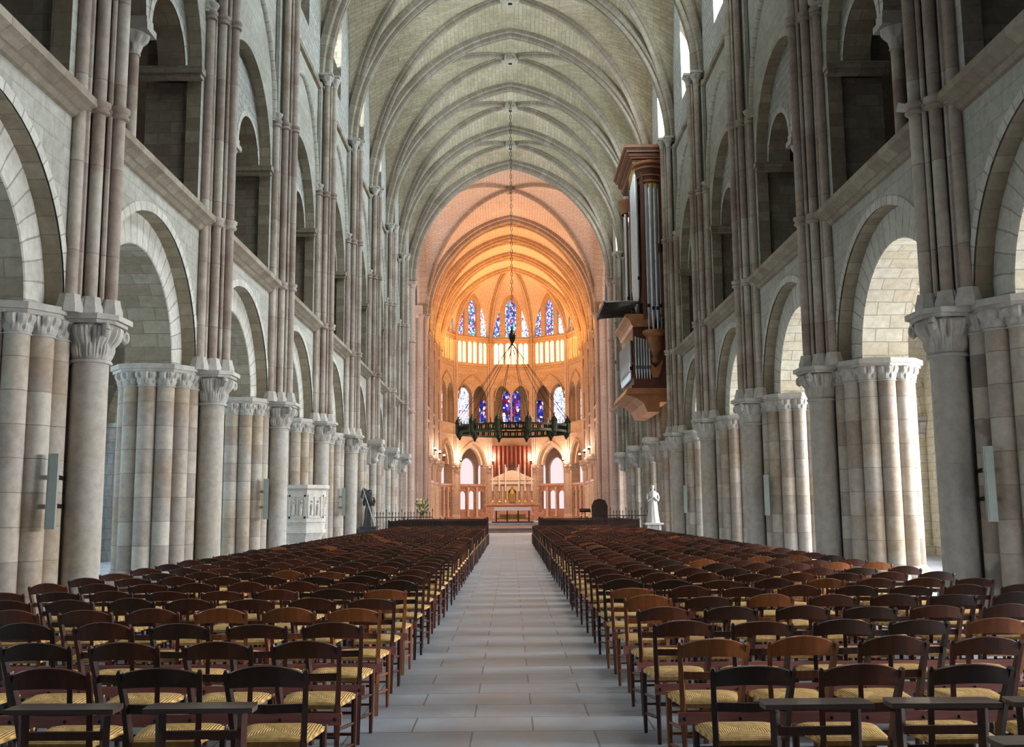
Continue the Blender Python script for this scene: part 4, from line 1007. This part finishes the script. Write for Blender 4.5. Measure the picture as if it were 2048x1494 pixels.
# ------------------------------------------------------------------ pulpit, statues, fittings
t = thing('pulpit', 'pale octagonal stone pulpit with carved relief panels by a column', 'pulpit', (-6.55, 30.9, 0), R(22.5))
def octa(mb, r, z0, z1, r2=None):
    mb.lathe([(r, z0), (r2 or r, z1)], 8)
mb = MB(); octa(mb, .70, 0, .35); octa(mb, .60, .35, .62); octa(mb, .55, .62, .9, .72); octa(mb, .76, .9, 1.0); octa(mb, .72, 1.0, 1.16); mb.build('foot', M['pulpit'], t)
mb = MB(); octa(mb, .74, 1.16, 2.18); mb.build('body', M['pulpit'], t)
mb = MB(); octa(mb, .76, 2.18, 2.24, .84); octa(mb, .84, 2.24, 2.34); mb.build('rim', M['pulpit'], t)
for k_ in range(8):
    a = PI / 4 * k_ + PI / 8; dx, dy = math.cos(a), math.sin(a); ap = .74 * math.cos(PI / 8)
    P = lambda u, z, d: (dx * (ap + d) - dy * u, dy * (ap + d) + dx * u, z)
    mb = MB()
    for u0, u1, z0, z1 in ((-.25, .25, 1.98, 2.04), (-.25, .25, 1.34, 1.40), (-.25, -.20, 1.34, 2.04), (.20, .25, 1.34, 2.04), (-.02, .02, 1.40, 1.98)): mb.prism([(u0, z0), (u1, z0), (u1, z1), (u0, z1)], P, -.01, .025)
    for c in (-.11, .11):
        mb.tube([P(c - .02, 1.44, .0), P(c, 1.6, .01), P(c + .01, 1.76, .01)], [.05, .045, .035], 8); mb.sphere(P(c + .01, 1.84, .02), .035, 6); mb.tube([P(c - .05, 1.72, .02), P(c + .05, 1.62, .03)], .015, 5)
    mb.build('relief_panel', M['pulpit'], t, 50)
    mb = MB()
    for j in range(9): mb.tube([P(-.24 + .06 * j, 1.22, 0), P(-.24 + .06 * j, 1.22, .03)], .018, 6)
    mb.build('bead_row', M['pulpit'], t)

def robed(name, x, y, z, h, mat, lab, armour=False, rz=0, ped=None):
    t = thing(name, lab, 'statue', (x, y, z), rz); s = h / 1.75
    mb = MB()
    f1 = lambda a, zz: 1 + (.07 * math.sin(9 * a + zz * 2) if zz < 1.0 * s else .03 * math.sin(7 * a))
    mb.lathe([(.30 * s, 0), (.29 * s, .1 * s), (.24 * s, .45 * s), (.21 * s, .8 * s), (.18 * s, 1.02 * s), (.21 * s, 1.2 * s), (.23 * s, 1.35 * s), (.20 * s, 1.43 * s), (.08 * s, 1.49 * s), (.055 * s, 1.53 * s), (.075 * s, 1.58 * s), (.095 * s, 1.66 * s), (.075 * s, 1.74 * s), (.0005, 1.77 * s)], 36, mod=f1, sy=.78)
    mb.build('body', mat, t, 70)
    for q in (-1, 1):
        mb = MB(); mb.tube([(q * .20 * s, 0, 1.38 * s), (q * .27 * s, -.04 * s, 1.18 * s), (q * .24 * s, -.12 * s, 1.02 * s), (q * (.08 if not armour else .2) * s, -.20 * s, (1.15 if not armour else 1.05) * s), (q * .03 * s if not armour else q * .2 * s, -.23 * s, 1.2 * s)], [.065 * s, .06 * s, .05 * s, .04 * s, .02 * s], 8); mb.build('arm', mat, t, 60)
    mb = MB(); mb.lathe([(.02 * s, 1.46 * s), (.12 * s, 1.50 * s), (.115 * s, 1.66 * s), (.08 * s, 1.77 * s), (.0005, 1.80 * s)], 16, 0, .02 * s, a0=-.4, a1=PI + .4); mb.build('veil' if not armour else 'helmet', mat, t, 60)
    return t
p = thing('statue_pedestal', 'dark square stone pedestal under the bronze figure on the pulpit side', 'pedestal', (-6.35, 44.2, 0))
mb = MB(); mb.box(-.34, -.34, 0, .34, .34, .80); mb.box(-.38, -.38, .80, .38, .38, .86); mb.build('block', M['slate'], p)
t = robed('bronze_statue', -6.35, 44.2, .86, 1.55, M['dark'], 'dark bronze armoured figure holding a banner on a black pedestal', True)
mb = MB(); mb.tube([(.30, -.25, .0), (-.30, -.15, 1.75)], .022, 6); mb.build('banner_pole', M['white'], t); mb = MB(); mb.grid(lambda u, v: (-.28 + .34 * v - .10 * u, -.16 + .03 * math.sin(v * 9), 1.70 - .45 * u - .2 * v), 6, 8); mb.build('banner', M['dark'], t, fix=False)
p = thing('statue_pedestal', 'blue grey stone pedestal under the white statue on the organ side', 'pedestal', (6.05, 43.9, 0))
mb = MB(); mb.box(-.26, -.26, 0, .26, .26, .84); mb.build('block', M['aislel'], p); mb = MB(); mb.box(-.40, -.40, .84, .40, .40, .92); mb.box(-.30, -.285, .2, -.2, -.26, .84); mb.box(.2, -.285, .2, .30, -.26, .84); mb.build('slab', M['white'], p)
robed('white_statue', 6.05, 43.9, .92, 1.62, M['white'], 'white marble robed figure with veiled head on a grey pedestal')

for sx, side, who in SIDES:
    for i in (1, 3, 5):
        seq = {1: 'nearest', 3: 'middle of three', 5: 'farthest of three'}[i]
        t = thing('column_loudspeaker', 'slim grey green loudspeaker bar on a column, %s, %s' % (who, seq), 'loudspeaker', (sx * 6.49, YB(i) - .80, 1.36))
        mb = MB(); mb.box(-.065, -.05, 0, .065, .05, 1.04); mb.build('housing', M['speaker'], t); mb = MB(); mb.box(-.045, -.054, .04, .045, -.05, 1.0); mb.build('grille', M['speaker'], t)
        mb = MB(); mb.box(-.03, .05, .3, .03, .62, .36); mb.box(-.03, .05, .7, .03, .62, .76); mb.build('bracket', M['iron'], t)
        t.rotation_euler = (R(-2), 0, -sx * R(12))
for sx, i, who in ((-1, 3, 'pulpit side, third bundle'), (-1, 4, 'pulpit side, fourth bundle'), (1, 1, 'organ side, nearest bundle'), (-1, 5, 'pulpit side, fifth bundle')):
    t = thing('floodlight', 'small floodlight on the gallery string course, %s' % who, 'floodlight', (sx * 6.36, YB(i) + .75, 7.80))
    mb = MB(); mb.tube([(0, 0, 0), (0, 0, .14)], .02, 6); mb.build('stand', M['iron'], t)
    mb = MB(); mb.bar((0, -.05, .14), (-sx * .06, .16, .24), .13, .11, .18, .15); mb.build('head', M['white'] if sx > 0 else M['iron'], t)

# iron railing and choir furniture
for sx, side, who in SIDES:
    t = thing('iron_railing', 'black spiked iron railing across the nave end, %s' % who, 'railing', (0, 0, 0))
    xs0, xs1 = (5.2, 7.6); mb = MB()
    mb.tube([(sx * 3.9, 48.4, .35), (sx * xs1, 48.4, .35)], .02, 5); mb.tube([(sx * 3.9, 48.4, 1.2), (sx * xs1, 48.4, 1.2)], .02, 5); mb.build('rail', M['iron'], t)
    for j in range(26):
        x = 3.9 + (xs1 - 3.9) * j / 25; mb = MB(); tl = 1.48 if j % 5 else 1.62
        mb.tube([(sx * x, 48.4, 0), (sx * x, 48.4, tl - .15), (sx * x, 48.4, tl - .1), (sx * x, 48.4, tl)], [.014, .014, .03, .004], 5); mb.build('spiked_bar', M['iron'], t)
    for r_ in range(5):
        y = 49.6 + r_ * 2.0
        t = thing('choir_pew', 'dark wooden pew behind the chairs, %s, %s of five' % (who, ORD[r_ + 1]), 'pew', (sx * 3.75, y, 0), group=None)
        w = 2.3 if r_ else 2.4
        mb = MB(); mb.box(-w, 0, .42, w, .45, .47); mb.build('seat', M['bwood'], t)
        mb = MB(); mb.box(-w, -.06, .2, w, -.02, .98); mb.box(-w, -.10, .96, w, .03, 1.01)
        mb.build('backrest', M['bwood'], t)
        for q in (-w, 0, w): mb = MB(); mb.box(q - .03, -.08, 0, q + .03, .5, .62); mb.box(q - .03, -.08, .62, q + .03, .05, 1.05 + .08 * (r_ % 2)); mb.build('end_panel', M['bwood'], t)
t = thing('armchair', 'dark high backed celebrant chair at the crossing, organ side', 'chair', (5.55, 64.6, .0))
mb = MB(); mb.box(-.45, 0, .5, .45, .6, .62); mb.build('seat', M['bwood'], t); mb = MB(); mb.prism([(-.5, .5), (.5, .5), (.52, 1.7), (.35, 2.05), (0, 2.15), (-.35, 2.05), (-.52, 1.7)], lambda a, b, d: (a, d, b), -.05, .05); mb.build('backrest', M['bwood'], t)
for q in (-1, 1):
    mb = MB(); mb.box(q * .45 - .04, -.02, 0, q * .45 + .04, .06, .6); mb.build('leg', M['bwood'], t); mb = MB(); mb.box(q * .45 - .04, .5, 0, q * .45 + .04, .58, .9); mb.build('leg', M['bwood'], t)
    mb = MB(); mb.box(q * .45 - .05, 0, .9, q * .45 + .05, .6, .96); mb.build('armrest', M['bwood'], t)
t = thing('lectern', 'thin black lectern with sloping desk before the choir, organ side', 'lectern', (4.6, 64.4, .0))
mb = MB(); mb.lathe([(.25, 0), (.22, .05), (.03, .12), (.03, 1.35)], 12); mb.build('stem', M['iron'], t, 40); mb = MB(); mb.bar((-.35, 0, 1.38), (.35, 0, 1.38), .4, .03); mb.prism([(-.2, 1.30), (.2, 1.50), (.2, 1.53), (-.2, 1.33)], lambda a, b, d: (d, a, b), -.35, .35); mb.build('desk', M['iron'], t)
t = thing('flower_arrangement', 'tall vase of cream flowers by the far pulpit side pier', 'flowers', (-6.0, 66.4, .25))
mb = MB(); mb.lathe([(.16, 0), (.10, .1), (.2, .5), (.14, .8), (.18, .9)], 16); mb.build('vase', M['gold'], t, 40)
mb = MB(); rn = random.Random(3)
for j in range(26):
    a = rn.uniform(0, 2 * PI); r_ = rn.uniform(.1, .5); h = rn.uniform(1.1, 2.0); mb.tube([(0, 0, .85), (math.cos(a) * r_ * .5, math.sin(a) * r_ * .5, (h + .85) / 2 + .1), (math.cos(a) * r_, math.sin(a) * r_, h)], [.015, .012, .05], 5)
mb.build('stems', M['leaf'], t); mb = MB()
for j in range(22):
    a = rn.uniform(0, 2 * PI); r_ = rn.uniform(.05, .5); mb.sphere((math.cos(a) * r_, math.sin(a) * r_, rn.uniform(1.1, 2.0)), rn.uniform(.06, .11), 6)
mb.build('blossoms', M['petal'], t, 60)
# hewn stone slab in the pulpit side aisle
mb = MB(); mb.prism([(-.55, 0), (.6, 0), (.62, 2.7), (.45, 2.95), (-.1, 3.05), (-.5, 2.7)], lambda a, b, d: (d, a, b), -.2, .2); o = mb.build('carved_stone_slab', M['aislel']); o.location = (-12.4, 27.0, 0); tag(o, 'upright pitted blue grey stone slab standing in the pulpit side aisle', 'stone slab')

# ------------------------------------------------------------------ chairs
def chair_meshes(wd, shape):
    P = {}
    arch = (.045, .055, .035)[shape]
    # crest rail, arched on top and gently below, bowed backwards
    mb = MB(); n = 14; hw = .19
    rows = []
    for j in range(n + 1):
        u = -1 + 2 * j / n; x = u * hw; c = 1 - u * u
        zt_, zb_ = .795 + arch * (c ** .8 if c > 0 else 0), .725 + .012 * c
        y = -.085 - .03 * c
        for (yy, zz) in ((y - .011, zb_), (y + .011, zb_), (y + .009 - .012, zt_), (y - .013 - .008, zt_ - .004)): rows.append((x, yy, zz))
    fs = []
    for j in range(n):
        for q in range(4): fs.append((j * 4 + q, j * 4 + (q + 1) % 4, (j + 1) * 4 + (q + 1) % 4, (j + 1) * 4 + q))
    fs += [(0, 1, 2, 3), tuple(n * 4 + q for q in (3, 2, 1, 0))]
    mb.add(rows, fs); P['crest_rail'] = mb.mesh('crest_rail', wd, 40)
    mb = MB(); mb.prism([(-.178, .0), (0, -.022), (.178, .0), (.178, .016), (0, -.006), (-.178, .016)], lambda a, b, d: (a, b - .035, d), .595, .638); P['back_slat'] = mb.mesh('back_slat', wd)
    for nme, sx_ in (('a', -1), ('b', 1)):
        mb = MB()
        pts = [((.158), .035, 0), (.165, .015, .25), (.170, .005, .45), (.184, -.04, .64), (.197, -.10, .80), (.1975, -.103, .815)]
        for p_, q_, w0, w1 in zip(pts, pts[1:], (.030, .033, .036, .034, .030), (.033, .036, .034, .030, .016)):
            mb.bar((sx_ * p_[0], p_[1], p_[2]), (sx_ * q_[0], q_[1], q_[2]), w0 * .8, w0, w1 * .8, w1)
        P['rear' + nme] = mb.mesh('leg', wd)
        mb = MB(); mb.tube([(sx_ * .198, .385, 0), (sx_ * .203, .378, .2), (sx_ * .205, .372, .455)], [.013, .018, .020], 8); P['front' + nme] = mb.mesh('leg', wd, 40)
    S_ = {}
    for nme, pa, pb, r in (('front_low', (-.2, .38, .20), (.2, .38, .20), .010), ('front_high', (-.2, .38, .33), (.2, .38, .33), .010), ('rear', (-.163, .015, .26), (.163, .015, .26), .010),
                           ('left_low', (-.160, .02, .17), (-.2, .38, .14), .010), ('left_high', (-.163, .015, .30), (-.203, .38, .27), .010), ('right_low', (.160, .02, .17), (.2, .38, .14), .010), ('right_high', (.163, .015, .30), (.203, .38, .27), .010)):
        mb = MB(); mb.tube([pa, ((pa[0] + pb[0]) / 2, (pa[1] + pb[1]) / 2, (pa[2] + pb[2]) / 2), pb], [r * .8, r * 1.15, r * .8], 6); S_[nme] = mb.mesh('stretcher', wd, 40)
    P['str'] = S_
    mb = MB()
    for a in S_.values():
        b0 = len(mb.v); mb.add([v.co[:] for v in a.vertices], [tuple(p.vertices) for p in a.polygons])
    P['allstr'] = mb.mesh('stretchers', wd, 40)
    return P
def seat_mesh():
    mb = MB(); n = 12
    def hw(v): return .168 + .05 * v
    def A(u, v):
        U = u * 2 - 1; V = v * 2 - 1; e = max(abs(U), abs(V)) ** 6
        dip = .010 * (1 - min(1, abs(abs(U) - abs(V)) * 5)) * (1 - e)
        return (U * hw(v) * (1.02), .0 + .40 * v, .470 - .022 * e - dip + .004 * (1 - e))
    mb.grid(A, n, n)
    mb.grid(lambda u, v: ((u * 2 - 1) * hw(v) * 1.0, .0 + .40 * v, .425), 4, 4)
    for (fa, fb) in ((lambda s: A(s, 0), lambda s: ((s * 2 - 1) * hw(0), 0, .425)), (lambda s: A(s, 1), lambda s: ((s * 2 - 1) * hw(1), .40, .425)), (lambda s: A(0, s), lambda s: (-hw(s), .4 * s, .425)), (lambda s: A(1, s), lambda s: (hw(s), .4 * s, .425))):
        mb.grid(lambda u, v: tuple(a * (1 - v) + b * v for a, b in zip(fa(u), fb(u))), n, 2)
    return mb.mesh('seat', M['rush'], 50)
ME_SEAT = seat_mesh()
WD = {'dark brown': M['dwood'], 'red brown': M['rwood'], 'orange brown': M['owood'], 'blackish brown': M['bwood']}
CH = {(k_, s_): chair_meshes(m_, s_) for k_, m_ in WD.items() for s_ in range(3)}
def put(me, par): 
    o = bpy.data.objects.new(me.name, me); COL.objects.link(o); o.parent = par; return o
protos = {}
def proto_chair(tone, shape, detail):
    key = (tone, shape, detail)
    if key in protos: return protos[key]
    P = CH[(tone, shape)]
    parts = [ME_SEAT, P['crest_rail'], P['back_slat'], P['reara'], P['rearb'], P['fronta'], P['frontb']]
    parts += list(P['str'].values()) if detail else [P['allstr']]
    protos[key] = parts; return parts
rn = random.Random(11)
XR = lambda k_: .82 + .20 + .535 * k_
XL = lambda k_: -1.16 - .20 - .532 * k_
rowsY = lambda r_, sx: (5.03 if sx > 0 else 5.10) + .955 * r_
far = []; count = 0; cand = []
NR = 43
for r_ in range(NR):
    for sx in (1, -1):
        for k_ in range(8):
            y = rowsY(r_, sx) + .10; x = (XR(k_) if sx > 0 else XL(k_))
            if abs(x + .15) - .24 > .515 * (y + .35): continue
            cand.append((r_, sx, k_, x, y))
cand.sort(key=lambda c: (c[0], c[2], -c[1]))
light = {(3, -1): 'orange', (1, 1, 1): 1}
def tone_of(r_, sx, k_):
    if sx < 0 and r_ == 3: return 'red brown' if k_ > 2 else 'orange brown'
    if (sx, r_, k_) in ((1, 1, 1), (1, 2, 4), (1, 5, 0), (1, 4, 2), (1, 6, 4), (1, 9, 6), (1, 11, 6), (1, 10, 3), (-1, 5, 0), (-1, 8, 3), (1, 4, 0)): return 'orange brown'
    if r_ < 3 and sx < 0: return 'dark brown' if rn.random() < .7 else 'blackish brown'
    v = rn.random()
    return 'dark brown' if v < .45 else 'blackish brown' if v < .68 else 'red brown' if v < .95 else 'orange brown'
for idx, (r_, sx, k_, x, y) in enumerate(cand):
    tone = tone_of(r_, sx, k_); shape = rn.randrange(3)
    x += rn.uniform(-.014, .014); y += rn.uniform(-.02, .02); rz = R(rn.uniform(-1.8, 1.8))
    if idx < 300:
        who = 'organ side' if sx > 0 else 'pulpit side'
        t = thing('rush_seat_chair', '%s rush seated chair, %s row from the viewer, %s from the aisle, %s' % (tone, ORD[r_ + 1], ORD[k_ + 1], who), 'chair', (x, y, 0), rz, 'rush seated chairs in rows on the %s' % who)
        for me in proto_chair(tone, shape, r_ < 7): put(me, t)
        lastrow = r_
    else: far.append((x, y, tone))
mb = MB()
fm = {'dark brown': 0, 'blackish brown': 1, 'red brown': 2, 'orange brown': 3}
for x, y, tone in far:
    m_ = fm[tone]
    n = 4; 
    for j in range(n):
        u0, u1 = -1 + 2 * j / n, -1 + 2 * (j + 1) / n
        z0, z1 = .79 + .045 * (1 - u0 * u0), .79 + .045 * (1 - u1 * u1)
        mb.add([(x + u0 * .19, y - .12, .725), (x + u1 * .19, y - .12, .725), (x + u1 * .19, y - .12, z1), (x + u0 * .19, y - .12, z0), (x + u0 * .19, y - .09, .725), (x + u1 * .19, y - .09, .725), (x + u1 * .19, y - .09, z1), (x + u0 * .19, y - .09, z0)],
               [(0, 1, 2, 3), (5, 4, 7, 6), (3, 2, 6, 7), (1, 0, 4, 5)], None, m_)
    mb.box(x - .17, y - .05, .60, x + .17, y - .03, .64, m_)
    for s_ in (-1, 1):
        mb.bar((x + s_ * .16, y + .03, 0), (x + s_ * .17, y, .45), .03, .03, m=m_); mb.bar((x + s_ * .17, y, .45), (x + s_ * .197, y - .10, .81), .03, .03, m=m_)
        mb.bar((x + s_ * .2, y + .38, 0), (x + s_ * .205, y + .37, .45), .03, .03, m=m_)
    mb.box(x - .19, y, .43, x + .19, y + .4, .465, 4)
o = mb.build('distant_chairs', [M['dwood'], M['bwood'], M['rwood'], M['owood'], M['rush']])
tag(o, 'dense far rows of rush seated chairs reaching the crossing', 'chairs', kind='stuff')
# battens that tie a row together
mb_cache = {}
for r_ in range(0, 19):
    for sx, side, who in SIDES:
        xs = [c[3] for c in cand if c[0] == r_ and c[1] == sx]
        if not xs: continue
        y = rowsY(r_, sx) + .10; x0, x1 = min(xs) - .20, max(xs) + .20
        t = thing('row_batten', 'reddish plank tying the chair legs of the %s row from the viewer, %s' % (ORD[r_ + 1], who), 'batten', (0, y, 0), 0, 'planks tying the chair rows')
        mb = MB(); mb.box(x0, -.036, .335, x1, -.012, .405); mb.build('plank', M['batten'], t)
        if r_ < 6:
            for x in xs:
                for s_ in (-.163, .163):
                    if r_ < 3: mb = MB(); mb.sphere((x + s_, -.037, .37), .011, 5); mb.build('bolt', M['iron'], t)
# prie-dieu row
mb = MB(); mb.prism([(-.245, -.075), (-.25, .0), (-.235, .075), (.235, .075), (.25, 0), (.245, -.075)], lambda a, b, d: (a, b, d), .700, .722); pm_shelf = mb.mesh('arm_shelf', M['shelf'])
pl = []
for s_ in (-1, 1):
    mb = MB(); mb.bar((s_ * .175, .01, 0), (s_ * .185, 0, .70), .034, .034, .030, .036); pl.append(mb.mesh('leg', M['dwood']))
    mb = MB(); mb.bar((s_ * .20, -.42, 0), (s_ * .19, -.41, .30), .03, .03); pl.append(mb.mesh('leg', M['dwood']))
mb = MB(); mb.prism([(-.18, .575), (.18, .575), (.18, .612), (-.18, .612)], lambda a, b, d: (a, d, b), -.01, .012); pm_rail = mb.mesh('rail', M['dwood'])
mb = MB(); mb.box(-.19, -.42, .27, .19, 0, .30); pm_seat = mb.mesh('kneeling_seat', M['rush'])
mb = MB(); mb.box(-.19, .0, .20, .19, .02, .24); pm_st = mb.mesh('stretcher', M['dwood'])
PD = [(-.15 + 1.37, 4.68, 'organ side, first from the aisle'), (-.15 + 1.94, 4.68, 'organ side, second from the aisle'), (-.15 + 2.49, 4.68, 'organ side, cut by the frame edge'), (-.15 - 1.41, 4.70, 'pulpit side, first from the aisle'), (-.15 - 2.03, 4.70, 'pulpit side, second from the aisle'), (-.15 - 2.63, 4.72, 'pulpit side, cut by the frame edge'),
      (-.15 + 2.05, 3.90, 'organ side, nearest of all at the bottom corner'), (-.15 - 2.20, 3.90, 'pulpit side, nearest of all at the bottom corner')]
for x, y, w_ in PD:
    t = thing('prie_dieu', 'dark kneeling chair with flat arm shelf, %s' % w_, 'kneeling chair', (x, y, 0), R(rn.uniform(-2, 2)), 'kneeling chairs in front of the rows')
    for me in [pm_shelf, pm_rail, pm_seat, pm_st] + pl: put(me, t)

# ------------------------------------------------------------------ light
W = bpy.data.worlds.new('World'); SC.world = W; W.use_nodes = True
bg = W.node_tree.nodes['Background']; bg.inputs[0].default_value = (.70, .84, 1.0, 1); bg.inputs[1].default_value = .10
def area(name, loc, target, sx_, sy_, power, color, spread=PI):
    l = bpy.data.lights.new(name, 'AREA'); l.shape = 'RECTANGLE'; l.size = sx_; l.size_y = sy_; l.energy = power; l.color = color; l.spread = spread
    o = bpy.data.objects.new(name, l); COL.objects.link(o); o.location = loc
    d = Vector(target) - Vector(loc); o.rotation_euler = d.to_track_quat('-Z', 'Z').to_euler(); return o
def point(name, loc, power, color, r=.3):
    l = bpy.data.lights.new(name, 'POINT'); l.energy = power; l.color = color; l.shadow_soft_size = r
    o = bpy.data.objects.new(name, l); COL.objects.link(o); o.location = loc; return o
for i in BAYS:
    yc = (YB(i) + YB(i + 1)) / 2
    area('daylight_clerestory_organ_side', (AW + .40, yc, 19.3), (-6, yc, 12), 1.5, 4.0, 1600 * (1 if i > 1 else .35), (.86, .96, 1.0))
    area('daylight_clerestory_pulpit_side', (-AW - .40, yc, 19.3), (6, yc, 24), 1.5, 4.0, 330 * (1 if i > 1 else .3), (.86, .96, .98), R(95))
    area('daylight_aisle_organ_side', (13.4, yc, 3.9), (0, yc, 0), 1.4, 3.2, 800, (.97, .98, 1.0), R(115))
    area('daylight_aisle_pulpit_side', (-13.4, yc, 3.9), (-6, yc, 2.0), 1.4, 3.2, 200, (.72, .90, 1.0))
for (x, y, z, w_) in lamps: point('lamp_glow', (x * .97, y - (.25 if y > YA else 0), z + .55), 230, (1.0, .74, .58), .12)
for sx in (-1, 1):
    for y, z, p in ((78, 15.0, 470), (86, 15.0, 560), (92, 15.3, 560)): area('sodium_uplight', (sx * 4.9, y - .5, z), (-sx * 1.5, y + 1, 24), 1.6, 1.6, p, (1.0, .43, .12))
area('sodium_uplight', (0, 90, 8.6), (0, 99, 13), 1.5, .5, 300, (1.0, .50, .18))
area('altar_lamp', (0, 84, 7.5), (0, 90, 3), .8, .8, 300, (1.0, .72, .52))
area('transept_daylight', (17, 69.5, 14), (0, 69.5, 12), 3, 8, 1900, (1.0, .80, .76)); area('transept_daylight', (-17, 69.5, 14), (0, 69.5, 12), 3, 8, 1900, (1.0, .80, .76))
area('ambulatory_daylight', (0, 102.5, 4), (0, 92, 4), 6, 3, 500, (1.0, .75, .75))

# ------------------------------------------------------------------ camera
cam = bpy.data.cameras.new('Camera'); co = bpy.data.objects.new('Camera', cam); COL.objects.link(co); SC.camera = co
cam.sensor_fit = 'HORIZONTAL'; cam.sensor_width = 36; cam.lens = 36 * 1997 / 2048; cam.clip_end = 400; cam.clip_start = .05
pit, rol, yaw = .1339, .0080, .0024
fw = Vector((math.sin(yaw) * math.cos(pit), math.cos(yaw) * math.cos(pit), math.sin(pit)))
rt = Vector((math.cos(yaw), -math.sin(yaw), 0)); up = rt.cross(fw)
r2 = rt * math.cos(rol) - up * math.sin(rol); u2 = rt * math.sin(rol) + up * math.cos(rol)
mt = Matrix((r2, u2, -fw)).transposed().to_4x4(); mt.translation = Vector((-.151, 0, 1.6)); co.matrix_world = mt

vs = SC.view_settings; vs.view_transform = 'Standard'; vs.look = 'None'; vs.gamma = 1; vs.use_curve_mapping = False; vs.exposure = .12
cy = SC.cycles; cy.max_bounces = 6; cy.diffuse_bounces = 3; cy.glossy_bounces = 2; cy.transmission_bounces = 2; cy.use_denoising = True
cy.sample_clamp_indirect = 4; cy.caustics_reflective = False; cy.caustics_refractive = False
